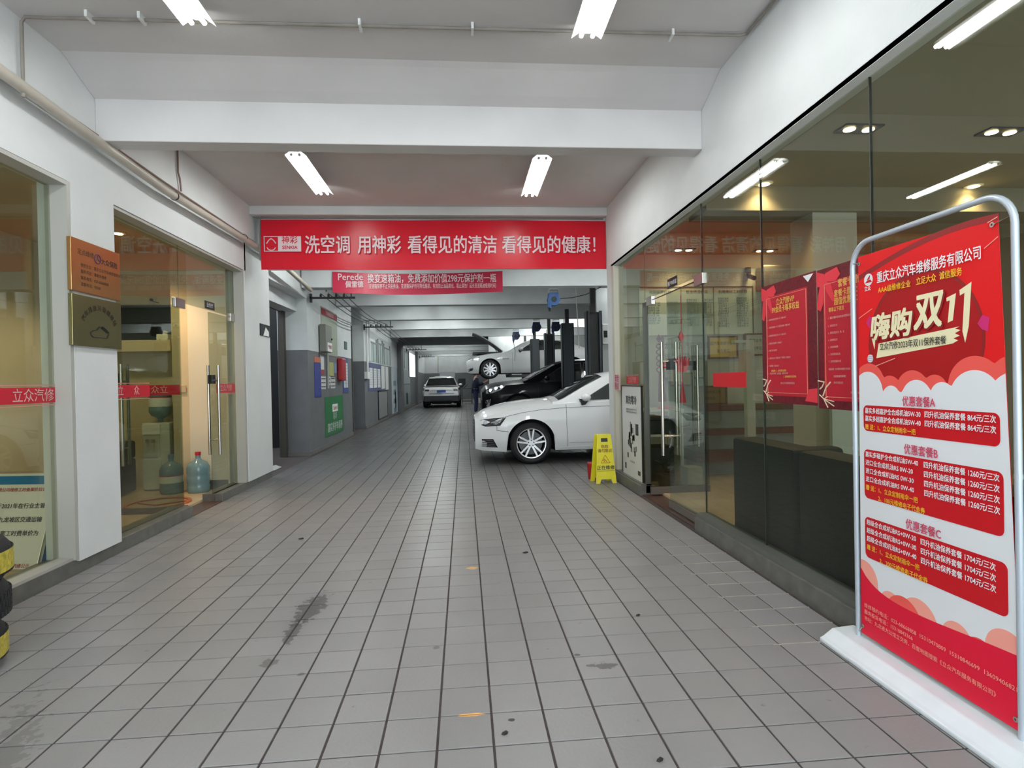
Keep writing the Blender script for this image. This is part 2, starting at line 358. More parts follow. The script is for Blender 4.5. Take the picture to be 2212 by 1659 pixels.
# far workshop left wall: opening 8.25-10.55, column, wall to 14.8, recess 14.8-16.4, wall to 41
def two_tone(name, boxes, kind='structure'):
    mb = MB()
    for (x0, x1, y0, y1) in boxes:
        mb.box(x0, x1, y0, y1, 0, 1.92, 1); mb.box(x0, x1, y0, y1, 1.92, ZC, 0)
    o = mb.build(name, [GWALL, GREY]); o['kind'] = kind; return o
wlw = two_tone('wall_workshop_left', [(-3.35, -2.82, 10.62, 14.72), (-3.35, -2.82, 16.5, 42), (-3.35, -3.15, 14.72, 16.5)])
MB().box(-3.35, -2.80, 14.66, 14.74, 0, 2.75).build('door_jamb', mat('dark_rusty_jamb', (0.06, 0.055, 0.045), 0.7), wlw)
MB().box(-3.35, -2.82, 8.25, 10.62, 2.86, ZC).box(-3.30, -3.0, 8.25, 10.62, 2.62, 2.86).build('lintel', GWALL, wlw)
MB().box(-2.83, -2.66, 24.6, 25.6, 0, 3.0).build('pier', GREY, wlw)
MB().box(-2.83, -2.68, 33.6, 34.2, 0, 3.1).build('pier', GREY, wlw)
wb = two_tone('wall_workshop_back', [(-3.35, 7, 41.6, 42)])
we = MB().box(1.05, 7.2, 23.7, 23.9, 0, ZC).build('wall_bay_end', mat('bay_white_paint', (0.70, 0.72, 0.71), 0.7, noise=0.05)); we['kind'] = 'structure'
wr2 = two_tone('wall_workshop_right', [(6.6, 6.8, 7.45, 42)])
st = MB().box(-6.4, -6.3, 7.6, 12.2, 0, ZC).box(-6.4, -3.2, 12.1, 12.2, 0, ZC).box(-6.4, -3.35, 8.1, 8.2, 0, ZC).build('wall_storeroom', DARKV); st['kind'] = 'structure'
# ---- right shop wall
rw = MB()
rw.box(XR, XR+0.12, -3, 7.47, 2.73, ZC)
rw.box(XR, XR+0.20, 7.25, 7.47, 0.0, 2.73)
rw.box(XR+0.12, 7.0, 7.33, 7.47, 0, ZC)
wr = rw.build('wall_right', WALL); wr['kind'] = 'structure'
# kerbs
k = MB(); k.box(XL-0.24, XL-0.02, -3, 5.93, -0.01, 0.105); k.box(XL-0.24, XL-0.02, 6.62, 8.26, -0.01, 0.09)
o = k.build('baseboard_left', KERB, bevel=0.004); o['kind'] = 'structure'
k = MB(); k.box(XR-0.03, XR+0.14, -3, 4.62, -0.01, 0.115); k.box(XR-0.03, XR+0.14, 6.10, 7.30, -0.01, 0.105)
o = k.build('baseboard_right', KERB, bevel=0.004); o['kind'] = 'structure'
MB().box(XR-0.01, XR+0.10, -3, 4.62, 0.115, 0.15).box(XR-0.01, XR+0.10, 6.1, 7.28, 0.105, 0.12).build('sill', mat('sill_stone', (0.11, 0.115, 0.10), 0.3), o)
k = MB(); k.box(-3.35, -2.80, 10.60, 14.7, -0.01, 0.07); k.box(-2.84, -2.80, 16.5, 41.6, -0.01, 0.07)
o = k.build('baseboard_workshop', mat('grey_skirting', (0.16, 0.155, 0.145), 0.5, noise=0.2)); o['kind'] = 'structure'
# thresholds
o = MB().box(XR+0.00, XR+0.2, 4.62, 6.10, -0.01, 0.006).build('trim_1', mat('threshold_stone', (0.09, 0.05, 0.04), 0.3, noise=0.3, nscale=20)); o['kind'] = 'structure'
o = MB().box(XL-0.24, XL-0.02, 5.93, 6.62, -0.01, 0.006).build('trim_2', MATS['threshold_stone']); o['kind'] = 'structure'
# ---- interiors
lf = MB().box(-6.5, XL-0.24, -3, 7.62, -0.02, 0.03).build('floor_left_room', RFLOOR); lf['kind'] = 'structure'
lr = MB(); lr.box(-6.5, XL-0.2, 7.62, 7.72, 0, 3.2); lr.box(-6.6, -6.5, -3, 7.7, 0, 3.2); lr.box(-3.56, -3.36, 7.30, 7.62, 0, 3.2)
o = lr.build('wall_left_room', BEIGE); o['kind'] = 'structure'
MB().box(-3.36, XL-0.2, 7.28, 7.62, 0, 3.0).build('pilaster', mat('cream_paint', (0.72, 0.66, 0.56), 0.7), o)
MB().box(-3.36, XL-0.22, 7.265, 7.28, 0.03, 0.14).build('skirting', KERB, o)
o = MB().box(-6.6, XL-0.22, -3, 7.7, 3.0, 3.08).build('ceiling_left_room', mat('left_room_ceiling', (0.50, 0.42, 0.30), 0.8)); o['kind'] = 'structure'
MB().box(-6.5, XL-0.25, 4.0, 4.25, 2.75, 3.0).build('beam', MATS['left_room_ceiling'], o)
o = MB().box(-4.98, -4.90, -3, 7.62, 0, 3.0).build('wall_left_office', mat('office_partition', (0.58, 0.56, 0.48), 0.7)); o['kind'] = 'structure'
rf = MB().box(XR+0.2, 7.2, -3, 7.33, -0.02, 0.03).build('floor_right_room', RFLOOR); rf['kind'] = 'structure'
rr = MB(); rr.box(XR+0.12, 7.1, 7.30, 7.33, 0, 3.2); rr.box(7.0, 7.1, -3, 7.33, 0, 3.2)
o = rr.build('wall_right_room', RBEIGE); o['kind'] = 'structure'
rc = MB().box(XR+0.12, 7.1, -3, 7.33, 3.0, 3.08).build('ceiling_right_room', RCEIL); rc['kind'] = 'structure'
MB().box(2.2, 7.0, 4.95, 5.35, 2.78, 3.0).build('beam', mat('bulkhead_paint', (0.30, 0.26, 0.19), 0.8), rc)
MB().box(3.23, 3.66, 5.0, 5.36, 0.03, 2.8).build('column', mat('column_paint', (0.52, 0.49, 0.42), 0.6), rc)
MB().box(2.3, 6.5, 6.6, 7.3, 2.90, 3.0).build('cove', mat('warm_cove', (0.55, 0.36, 0.18), 0.7), rc)
# ---- windows and doors
wn1 = thing('window_1', None, None, (GLX, 2.4, 0), kind='structure')
pane(wn1, GLX, 0.6, 4.21, 0.105, 2.73)
fr = MB().box(GLX-0.03, XL-0.002, 4.175, 4.212, 0.105, 2.73).box(GLX-0.03, XL-0.002, 0.6, 4.175, 2.70, 2.728).box(GLX-0.02, XL-0.02, 0.6, 4.2, 0.105, 0.125)
fr.build('frame', FRAME, wn1)
def band(parent, x, y0, y1, z0, z1, s, left=True, rev=False):
    sg = 1 if left else -1; th = 0.0015
    o = MB().box(x, x+sg*th, y0, y1, z0+0.018, z1-0.018).box(x, x+sg*th, y0, y1, z0, z0+0.006, 1).box(x, x+sg*th, y0, y1, z1-0.006, z1, 1)
    o = o.build('band', [RED2, mat('sticker_pink', (0.55, 0.22, 0.22), 0.5)], parent)
    yc = (y0+y1)/2
    if s:
        M = frameXp(x+th+0.0006, yc, (z0+z1)/2) if left else frameXn(x-th-0.0006, yc, (z0+z1)/2)
        if rev: M = M @ Matrix.Scale(-1, 4, (1, 0, 0))
        text(s, (z1-z0)*0.62, M, MATS['pale_letters'], o)
    return o
mat('pale_letters', (0.62, 0.45, 0.40), 0.5)
band(wn1, GLX+0.008, 2.2, 4.20, 1.185, 1.325, None)
bd = [c for c in wn1.children if c.name.startswith('band')][0]
text('立众汽修', 0.092, frameXp(GLX+0.011, 3.98, 1.25), MATS['pale_letters'], bd)
wn2 = thing('window_2', None, None, (GLX, 5.3, 0), kind='structure')
pane(wn2, GLX, 4.70, 5.93, 0.105, 2.73); pane(wn2, GLX, 5.94, 7.30, 2.14, 2.73)
MB().box(GLX-0.03, XL-0.01, 7.30, 7.365, 0.09, 2.73).box(GLX-0.03, XL-0.01, 4.705, 7.30, 2.705, 2.728).build('frame', FRAME, wn2)
band(wn2, GLX+0.008, 4.72, 5.36, 1.195, 1.335, '立      众')
d1 = thing('door_1', None, None, (GLX, 6.6, 0), kind='structure')
lf1 = MB().box(GLX-0.006, GLX+0.006, 6.60, 7.29, 0.09, 2.12).build('leaf', GLASS, d1)
MB().box(GLX-0.02, GLX+0.02, 6.60, 7.29, 0.02, 0.09).build('bottom_rail', mat('dark_rail', (0.12, 0.10, 0.085), 0.35), d1)
band(lf1, GLX+0.008, 6.74, 7.27, 1.195, 1.335, '立众汽修')
def handle(parent, pts_y, x, sgn, z0, z1, along='Y', name='handle'):
    pass
def bar_handle(parent, fix, off, axis, z0, z1, r=0.0155):
    """pull handle of two vertical bars, one each side of a leaf; fix = point on the leaf (x, y), off = distance, axis = normal"""
    mb = MB()
    for s in (-1, 1):
        p = Vector((fix[0], fix[1], 0)) + Vector(axis)*off*s
        mb.cyl((p.x, p.y, z0), (p.x, p.y, z1), r, n=12)
    for z in (z0+(z1-z0)*0.17, z1-(z1-z0)*0.17):
        a = Vector((fix[0], fix[1], z))-Vector(axis)*off; b2 = Vector((fix[0], fix[1], z))+Vector(axis)*off
        mb.cyl(a, b2, r*0.7, n=10)
    return mb.build('handle', STEEL, parent, smooth=True)
bar_handle(d1, (GLX, 6.69), 0.055, (1, 0, 0), 0.52, 1.53)
bx('lock', BLACK, d1, GLX-0.02, GLX+0.02, 6.60, 6.70, 1.32, 1.42)
# left leaf swung into the room
lf2 = MB().box(GLX-0.70, GLX-0.01, 5.97, 5.982, 0.09, 2.12).build('leaf', GLASS, d1)
MB().box(GLX-0.70, GLX-0.01, 5.955, 5.995, 0.02, 0.09).build('bottom_rail', MATS['dark_rail'], d1)
bar_handle(d1, (GLX-0.55, 5.976), 0.055, (0, 1, 0), 0.52, 1.53)
o = MB().box(GLX-0.66, GLX-0.02, 5.966, 5.968, 1.215, 1.315).build('band', RED2, lf2)
text('立众汽修', 0.085, frameY(GLX-0.3, 5.965, 1.265) @ Matrix.Scale(-1, 4, (1, 0, 0)), MATS['pale_letters'], o)
bx('lock', BLACK, d1, GLX-0.68, GLX-0.58, 5.955, 5.998, 1.34, 1.44)
for (ya, yb) in ((5.84, 6.04), (7.17, 7.34)): bx('patch_fitting', STEEL, d1, GLX-0.018, GLX+0.018, ya, yb, 2.08, 2.175, bevel=0.003)
bx('floor_hinge', BLACK, d1, GLX-0.02, GLX+0.02, 5.935, 5.99, 0.005, 0.10)
pl = bx('plate', BLACK, d1, GLX+0.007, GLX+0.011, 6.50, 6.74, 2.15, 2.235)
text('业务厅', 0.055, frameXp(GLX+0.0118, 6.62, 2.192), WHITE, pl)
# right: fixed panes
wn3 = thing('window_3', None, None, (GX, 2.5, 0), kind='structure')
for (ya, yb) in ((-1.5, 0.9), (0.905, 2.62), (2.625, 3.65), (3.655, 4.60)): pane(wn3, GX, ya, yb, 0.13, 2.76)
MB().box(GX-0.07, GX+0.06, -1.5, 7.25, 2.732, 2.76).build('head_frame', mat('taupe_paint', (0.34, 0.30, 0.28), 0.6), wn3)
for yj in (0.9025, 2.6225, 3.6525, 4.6025): MB().box(GX-0.007, GX+0.007, yj-0.0025, yj+0.0025, 0.12, 2.74).build('seam', mat('dark_silicone', (0.05, 0.05, 0.045), 0.4), wn3)
wn4 = thing('window_4', None, None, (GX, 6.6, 0), kind='structure')
pane(wn4, GX, 6.12, 7.20, 0.11, 2.73); pane(wn4, GX, 4.605, 6.11, 2.14, 2.73)
MB().box(XR+0.0, XR+0.09, 7.15, 7.252, 0.1, 2.73).build('frame', mat('cream_frame', (0.60, 0.57, 0.47), 0.5), wn4)
MB().box(GX-0.03, GX+0.03, 6.10, 6.118, 0.02, 2.11).build('door_channel', mat('dark_channel', (0.10, 0.10, 0.085), 0.4, 0.3), wn4)
b_ = band(wn4, GX-0.008, 6.38, 6.86, 1.20, 1.325, '立众汽修', left=False)
pk = bx('notice', mat('pink_paper', (0.72, 0.50, 0.52), 0.6), wn4, XR-0.004, XR, 6.92, 7.20, 1.14, 1.33)
text('安全\n重点', 0.10, frameXn(XR-0.006, 7.06, 1.235), REDINK, pk, bold=0.01)
d2 = thing('door_2', None, None, (GX, 5.4, 0), kind='structure')
lf3 = MB().box(GX-0.006, GX+0.006, 4.62, 5.44, 0.08, 2.10).build('leaf', GLASS, d2)
MB().box(GX-0.02, GX+0.02, 4.62, 5.44, 0.015, 0.08).build('bottom_rail', MATS['dark_rail'], d2)
bar_handle(d2, (GX-0.02, 5.37), 0.07, (1, 0, 0), 0.53, 1.63)
bx('lock', BLACK, d2, GX-0.02, GX+0.02, 5.33, 5.44, 1.36, 1.46)
lf4 = MB().box(GX, GX+0.66, 6.03, 6.042, 0.1, 2.10).build('leaf', GLASS, d2)
MB().box(GX, GX+0.66, 6.015, 6.055, 0.02, 0.10).build('bottom_rail', MATS['dark_rail'], d2)
bar_handle(d2, (GX+0.52, 6.036), 0.06, (0, 1, 0), 0.53, 1.63)
bx('lock', BLACK, d2, GX+0.44, GX+0.54, 6.015, 6.06, 1.36, 1.46)
for (ya, yb) in ((5.84, 6.02), (4.56, 4.74)): bx('patch_fitting', STEEL, d2, GX-0.02, GX+0.02, ya, yb, 2.06, 2.15, bevel=0.003)
pl = bx('plate', BLACK, d2, GX-0.011, GX-0.007, 5.14, 5.39, 2.145, 2.235)
text('客户休息室', 0.045, frameXn(GX-0.0118, 5.265, 2.185), WHITE, pl)
MB().box(GX-0.004, GX+0.004, 4.61, 6.10, 2.104, 2.112).build('seal', BLACK, d2)

# ================================================================ LIGHTS
def fixture(label, x, y, z, ln, em=TUBE, group=None, wing=True):
    t = thing('ceiling_light', label, 'ceiling light', (x, y, z), group=group)
    mb = MB().box(x-0.025, x+0.025, y-ln/2, y+ln/2, z-0.0, z+0.05)
    for s in (-1, 1):
        mb.add([(x+s*0.02, y-ln/2, z+0.02), (x+s*0.095, y-ln/2, z-0.035), (x+s*0.095, y+ln/2, z-0.035), (x+s*0.02, y+ln/2, z+0.02),
                (x+s*0.02, y-ln/2, z+0.024), (x+s*0.097, y-ln/2, z-0.031), (x+s*0.097, y+ln/2, z-0.031), (x+s*0.02, y+ln/2, z+0.024)],
               [(0, 1, 2, 3), (7, 6, 5, 4), (0, 4, 5, 1), (3, 2, 6, 7), (1, 5, 6, 2), (0, 3, 7, 4)])
    mb.build('housing', WHITEP, t)
    for s in (-1, 1):
        MB().cyl((x+s*0.036, y-ln/2+0.02, z-0.03), (x+s*0.036, y+ln/2-0.02, z-0.03), 0.013, n=10).build('tube', em, t, smooth=True)
        MB().cyl((x+s*0.036, y-ln/2, z-0.03), (x+s*0.036, y-ln/2+0.02, z-0.03), 0.014, n=10).build('lamp_holder', WHITEP, t)
    MB().cyl((x, y-0.3, z+0.05), (x, y-0.3, ZC), 0.005, n=6).cyl((x, y+0.3, z+0.05), (x, y+0.3, ZC), 0.005, n=6).build('hanger', STEEL, t)
    return t
fixture('twin tube ceiling light nearest the camera on the left side', -1.515, 2.94, 3.46, 1.17)
fixture('twin tube ceiling light nearest the camera on the right side', 0.81, 2.95, 3.46, 1.17)
fixture('twin tube ceiling light on the left, between near beam and red banner', -1.52, 6.02, 3.46, 1.14)
fixture('twin tube ceiling light on the right, between near beam and red banner', 0.80, 6.03, 3.46, 1.14)
fixture('twin tube ceiling light overhead, out of the picture, on the left side', -1.52, 0.2, 3.46, 1.17)
fixture('twin tube ceiling light overhead, out of the picture, on the right side', 0.81, 0.2, 3.46, 1.17)
NTUBE = emis('lit_first_bay_tube', (0.93, 1.0, 0.99), BAY_L*0.58)
BACK_FILL = emis('back_wall_fill_tube', (0.93, 1.0, 0.99), BAY_L*0.36)
END_FILL = emis('bay_end_fill_tube', (0.93, 1.0, 0.99), BAY_L*0.5)
for (x, y, e_) in ((-0.2, 40.7, BACK_FILL), (-2.0, 40.7, BACK_FILL), (3.0, 23.15, END_FILL), (1.9, 23.15, END_FILL)): fixture('short unseen tube light added behind a workshop beam to brighten the end walls', x, y, 3.46, 0.8, e_, group='workshop tube lights between the beams')  # out-of-sight fill tubes, added to brighten the back and bay end walls
for i, (x, y) in enumerate(((-1.7, 9.0), (2.0, 8.9), (4.4, 9.0), (-0.8, 11.7), (3.8, 12.2), (-0.8, 14.6), (4.0, 18.2), (-0.8, 20.8), (3.0, 21.4), (-0.8, 30.6), (-0.8, 34.4), (-0.8, 38.0), (-0.8, 27.2), (1.4, 16.9), (-0.8, 17.9))):  # leading pair added unseen to brighten the column face and white saloon
    fixture('tube light hidden between the workshop ceiling beams', x, y, 3.46, 1.17, FTUBE if y > 26 else (NTUBE if y < 12.5 else BTUBE), group='workshop tube lights between the beams')
def downlight(x, y, z, two, label, power=5.0):
    t = thing('downlight', label, 'downlight', (x, y, z), group='recessed lights in the reception ceiling' if x > 0 else None)
    if two: MB().box(x-0.14, x+0.14, y-0.07, y+0.07, z-0.012, z-0.001).build('trim_plate', mat('dark_bezel', (0.03, 0.03, 0.028), 0.4), t)
    else: MB().lathe([(0.045, -0.001), (0.075, -0.001), (0.075, -0.008), (0.048, -0.012)], (x, y, z), n=20).build('ring', WHITEP, t)
    for dx in ((-0.07, 0.07) if two else (0,)):
        MB().cyl((x+dx, y, z-0.016), (x+dx, y, z-0.012), 0.038 if two else 0.045, n=16).build('lamp', WARM, t)
    l = bpy.data.lights.new('lamp_light', 'SPOT'); l.energy = power; l.color = (1.0, 0.70, 0.38); l.shadow_soft_size = 0.05; l.spot_size = 2.2; l.spot_blend = 0.6
    lo = bpy.data.objects.new('lamp_light', l); C.objects.link(lo); lo.parent = t; lo.location = (0, 0, -0.04)
    return t
for (x, y, two, lb) in ((2.78, 3.76, 1, 'twin recessed spotlight seen at the glass joint, above the two window posters'), (3.86, 3.77, 1, 'twin recessed spotlight near the top right corner, above the stand'),
        (2.78, 5.82, 1, 'twin recessed spotlight left of the white column, low near the red reflections'), (4.96, 5.85, 1, 'twin recessed spotlight just above the stand frame'),
        (2.70, 4.87, 0, 'round warm downlight beside the reflected tube, left one of two'), (4.72, 4.88, 0, 'round warm downlight above the stand, right one of two'),
        (2.80, 7.0, 1, 'farthest twin recessed spotlight, near the reception back wall on the left'), (3.9, 7.05, 1, 'farthest twin recessed spotlight, near the reception back wall in the middle'), (5.0, 2.6, 1, 'twin recessed spotlight deep in the reception ceiling beyond the frame')):
    downlight(x, y, 3.0 if y < 6.5 else 2.90, two, lb, 16 if not two else 10)
downlight(-3.75, 6.6, 3.0, 0, 'warm downlight on the ceiling of the left-hand office', 70)
downlight(-3.45, 5.2, 3.0, 0, 'warm downlight above the office sofa behind the left-hand pillar', 40)
downlight(-3.6, 2.6, 3.0, 0, 'warm downlight behind the left window above the leaning notice board', 30)

# ================================================================ PIPES
t = thing('cable_trunking', 'long cream conduit sloping along the ledge of the left wall', 'conduit', (-2.6, 4, 3.1))
MB().tube([(-2.60, 1.0, 3.13), (-2.60, 3.4, 3.12), (-2.60, 5.3, 3.035), (-2.60, 7.4, 3.06), (-2.60, 8.6, 3.05), (-2.62, 10.15, 2.93)], 0.036, n=14).build('pipe', PIPE, t, smooth=True)
MB().tube([(-2.625, 1.0, 3.20), (-2.625, 5.3, 3.12), (-2.625, 7.0, 3.11), (-2.625, 8.6, 3.10)], 0.009, n=8).build('cable', mat('brown_cable', (0.22, 0.13, 0.10), 0.5), t, smooth=True)
for yy, zz in ((5.45, 3.037), (7.1, 3.073)): MB().lathe([(0.037, -0.006), (0.041, -0.006), (0.041, 0.006), (0.037, 0.006)], (-2.60, yy, zz), 'Y', 14).build('clip', BLACK, t)
t = thing('ceiling_conduit', 'thin cream conduit crossing the ceiling in front of the near beam', 'conduit', (0, 3.64, 3.54))
MB().tube([(-2.60, 3.66, 3.05), (-2.60, 3.66, 3.50), (-2.58, 3.66, 3.53), (-2.4, 3.66, 3.53), (1.85, 3.62, 3.53), (1.895, 3.60, 3.53), (1.90, 3.3, 3.53), (1.90, -1, 3.53)], 0.010, n=8).build('pipe', mat('grimy_conduit', (0.27, 0.24, 0.205), 0.6, noise=0.2), t, smooth=True)
for x in (-2.2, -1.9, -0.6, 0.1, 1.4): MB().box(x-0.008, x+0.008, 3.60, 3.68, 3.51, 3.55).build('clip', WHITEP, t)
t = thing('dropped_cable', 'thin brown cable hanging down the left wall above the trunking', 'cable', (-2.63, 5.56, 3.1))
MB().tube([(-2.625, 5.58, 3.55), (-2.625, 5.58, 3.3), (-2.62, 5.60, 3.25), (-2.62, 5.62, 3.135)], 0.009, n=8).build('cable', MATS['brown_cable'], t)
t = thing('beam_conduit', 'slim grey conduit along the top of the beam above the red banner', 'conduit', (0, 7.5, 3.42))
MB().tube([(-2.55, 7.50, 2.9), (-2.55, 7.50, 3.41), (-2.53, 7.50, 3.425), (1.90, 7.50, 3.425)], 0.011, n=8).build('pipe', mat('grey_conduit', (0.25, 0.22, 0.21), 0.5), t)

# ================================================================ BANNERS
by = 7.49
t = thing('banner', 'wide red fabric banner with white Chinese slogan hung across the passage', 'banner', (-0.3, by, 2.75))
n = 60; mb = MB(); vs = []
for i in range(n+1):
    x = -2.53+(1.925+2.53)*i/n
    for j, z in enumerate((2.755, 2.97, 3.18, 3.395)):
        vs.append((x, by-0.012-0.010*math.sin(x*1.9+j*0.7)-0.004*math.sin(x*7+j), z+(0.004*math.sin(x*2.2) if j in (0, 3) else 0)))
vs2 = [(x, y+0.003, z) for x, y, z in vs]
fs = [(i*4+j, (i+1)*4+j, (i+1)*4+j+1, i*4+j+1) for i in range(n) for j in range(3)]
mb.add(vs, fs); mb.add(vs2, fs)
mb.build('cloth', RED, t, smooth=True)
yb = by-0.034
for s, xa, xb in (('洗空调', 659, 755), ('用神彩', 773, 866), ('看得见的清洁', 881, 1073), ('看得见的健康！', 1085, 1286)):
    pa = at(xa, 529, Y=yb); pb_ = at(xb, 529, Y=yb)
    text(s, 0.232, frameY(pa.x, yb, 3.075), PINKW, t, align='LEFT', bold=0.012, fit=(pb_.x-pa.x, 0.228))
lg = MB().box(-2.49, -2.03, yb, yb+0.002, 2.985, 3.18, 0).box(-2.48, -2.315, yb-0.001, yb, 2.995, 3.17, 1).build('logo_panel', [PINKW, RED], t)
ar = MB(); c0 = (-2.398, 3.08)
def arc(cx, cz, r, a0, a1, k=14): return [(cx+r*math.cos(math.radians(a0+(a1-a0)*i/k)), yb-0.003, cz+r*math.sin(math.radians(a0+(a1-a0)*i/k))) for i in range(k+1)]
ar.tube(arc(-2.398, 3.055, 0.055, 200, 340), 0.006, 6)
ar.tube([(-2.455, yb-0.003, 3.085), (-2.43, yb-0.003, 3.125), (-2.40, yb-0.003, 3.15), (-2.366, yb-0.003, 3.125), (-2.341, yb-0.003, 3.085)], 0.007, 6)
ar.build('drop_mark', PINKW, lg)
text('神彩', 0.10, frameY(-2.17, yb-0.002, 3.125), RED, lg, bold=0.01)
text('SENKIA', 0.058, frameY(-2.17, yb-0.002, 3.035), RED, lg, bold=0.02, sx=0.98)
y2 = 10.235
t = thing('banner', 'narrower red banner hanging slack on the second beam, behind the wide one', 'banner', (-0.75, y2, 2.86))
vs = []; mb = MB(); n = 40
for i in range(n+1):
    u = i/n; x = -2.26+(0.73+2.26)*u; sag = -0.045*math.sin(PI*u)
    for z in (2.89, 3.07, 3.26): vs.append((x, y2-0.02-0.012*math.sin(x*3+z*5), z+sag))
fs = [(i*3+j, (i+1)*3+j, (i+1)*3+j+1, i*3+j+1) for i in range(n) for j in range(2)]
mb.add(vs, fs); mb.add([(a, b_2+0.003, c_) for a, b_2, c_ in vs], fs); mb.build('cloth', mat('banner_crimson', (0.50, 0.012, 0.05), 0.4), t, smooth=True)
for q, xa, xb, ya_, yb2, bo_ in (('Perede', 730, 784, 591, 605, 0.012), ('佩雷德', 746, 785, 607, 621, 0.015), ('换变速箱油，免费添加价值298元保护剂一瓶', 794, 1072, 592, 610, 0.008), ('（变速箱保养不止只是换油，变速箱保护剂可降低磨损、有效防止油品氧化、阻止腐蚀！延长变速箱油使用时间）', 795, 1072, 613, 622, 0.0)):
    pa = at(xa, ya_, Y=y2-0.045); pb_ = at(xb, yb2, Y=y2-0.045)
    text(q, 0.14, frameY(pa.x, y2-0.045, (pa.z+pb_.z)/2), PINKW, t, align='LEFT', bold=bo_, fit=(pb_.x-pa.x, pa.z-pb_.z))
# ================================================================ PROMOTION STAND
sx_ = 1.815
t = thing('poster_stand', 'tall red and white promotion banner in a rounded grey tube frame on a white base', 'banner stand', (sx_, 2.1, 0))
ya, yb_, r = 1.728, 2.512, 0.11; path = [(sx_, yb_, 0.05), (sx_, yb_, 0.7), (sx_, yb_, 1.76)]
for i in range(9):
    a = PI/2*i/8; path.append((sx_, yb_-r+r*math.cos(a), 1.775+r*math.sin(a)))
for i in range(9):
    a = PI/2*i/8; path.append((sx_, ya+r-r*math.sin(a), 1.775+r*math.cos(a)))
path += [(sx_, ya, 1.7), (sx_, ya, 0.7), (sx_, ya, 0.05)]
STAND = mat('stand_grey_tube', (0.50, 0.55, 0.60), 0.3, 0.3)
MB().tube(path, 0.0115, 14).build('frame', STAND, t, smooth=True)
for y in (ya, yb_): MB().cyl((sx_, y, 0.93), (sx_, y, 0.945), 0.0125, n=14).build('joint_collar', STAND, t)
pr = [(sx_-0.13, 0), (sx_-0.13, 0.02), (sx_-0.112, 0.028), (sx_-0.065, 0.062), (sx_+0.04, 0.070), (sx_+0.065, 0.06), (sx_+0.075, 0.0)]
MB().prism([(x, 1.60, z) for x, z in pr], (0, 1.01, 0)).build('base', mat('white_base_shell', (0.72, 0.76, 0.78), 0.35, noise=0.05), t, bevel=0.006)
PX = sx_-0.004; AU, BU, AV, BV = 2.4216, 0.6835, 0.1099, 1.6767; CNT = [0]
def P(u, v, d=0.0): return (PX-0.001-d, AU-u*BU, AV+v*BV)     # u left-to-right as read, v up
RED3 = mat('poster_red', (0.74, 0.012, 0.015), 0.38, spec=0.25); DRED = mat('poster_dark_red', (0.28, 0.010, 0.012), 0.4); MRED = mat('poster_panel_red', (0.56, 0.010, 0.016), 0.38, spec=0.25)
CORAL = mat('poster_coral', (0.85, 0.10, 0.08), 0.4); SALM = mat('poster_salmon', (0.92, 0.36, 0.28), 0.4); PWH = mat('poster_white', (0.78, 0.79, 0.80), 0.4)
CREAM = mat('poster_cream', (0.88, 0.80, 0.50), 0.4); YLW = mat('poster_yellow', (0.90, 0.52, 0.03), 0.4); BROSE = mat('poster_rose', (0.62, 0.06, 0.12), 0.4); PURP = mat('poster_magenta', (0.60, 0.02, 0.16), 0.4)
UL = lambda v: -0.094+0.028*v
UR = lambda v: 1.026-0.089*v
pb = MB().prism([P(UL(-0.012), -0.012), P(UR(-0.012), -0.012), P(UR(1.02), 1.02), P(UL(1.02), 1.02)], (0.002, 0, 0)).build('poster', RED3, t)
def nd(): CNT[0] += 1; return 0.0002+CNT[0]*0.00006
def flat(pts, mt, d=None, name='print'):
    d = nd(); vs = [P(min(max(u, UL(v)), UR(v)), v, d) for u, v in pts]
    return MB().add(vs, [tuple(range(len(vs)))]).build(name, mt, pb)
def circ(cu, cv, ru, a0=0, a1=360, k=28, asp=BU/BV): return [(cu+ru*math.cos(math.radians(a0+(a1-a0)*i/k)), cv+ru*asp*math.sin(math.radians(a0+(a1-a0)*i/k))) for i in range(k+1 if a1-a0 < 360 else k)]
def ring(cu, cv, r0, r1, a0, a1, mt, k=30):
    d = nd(); a = circ(cu, cv, r1, a0, a1, k); b3 = circ(cu, cv, r0, a0, a1, k); mb = MB(); vs = [P(*p, d) for p in a+b3]; m_ = len(a)
    mb.add(vs, [(i, i+1, m_+i+1, m_+i) for i in range(m_-1)]); return mb.build('print', mt, pb)
flat(circ(0.44, 0.775, 0.41, k=40), mat('poster_disc_red', (0.40, 0.010, 0.012), 0.4, spec=0.25))
ring(0.44, 0.775, 0.40, 0.42, 0, 359.9, DRED, 44)
mb = MB(); k = 24; vs = []; d = nd()
for i in range(k+1):
    u = i/k; v = 0.962+0.055*math.sin(PI*(0.0+0.62*u)); uu = UL(1)+(UR(1)-UL(1))*u; vs += [P(uu, v-0.007, d), P(uu, v+0.007, d)]
mb.add(vs, [(2*i, 2*i+2, 2*i+3, 2*i+1) for i in range(k)]); mb.build('print', DRED, pb)
def skyline(lst, floor_v, k=90):       # upper outline of a row of round clouds
    pts = []
    for i in range(k+1):
        u = -0.1+1.15*i/k; v = max([floor_v]+[cv+math.sqrt(max(rr*rr-(u-cu)**2, 0))*BU/BV for cu, cv, rr in lst if abs(u-cu) < rr]); pts.append((u, v))
    return pts
flat([(-0.1, 0.5)]+[(1.05, 0.5)]+skyline([(0.017, 0.672, 0.14), (0.20, 0.655, 0.10), (0.379, 0.655, 0.13), (0.54, 0.66, 0.09), (0.792, 0.668, 0.165), (1.0, 0.68, 0.13)], 0.66)[::-1], CORAL)
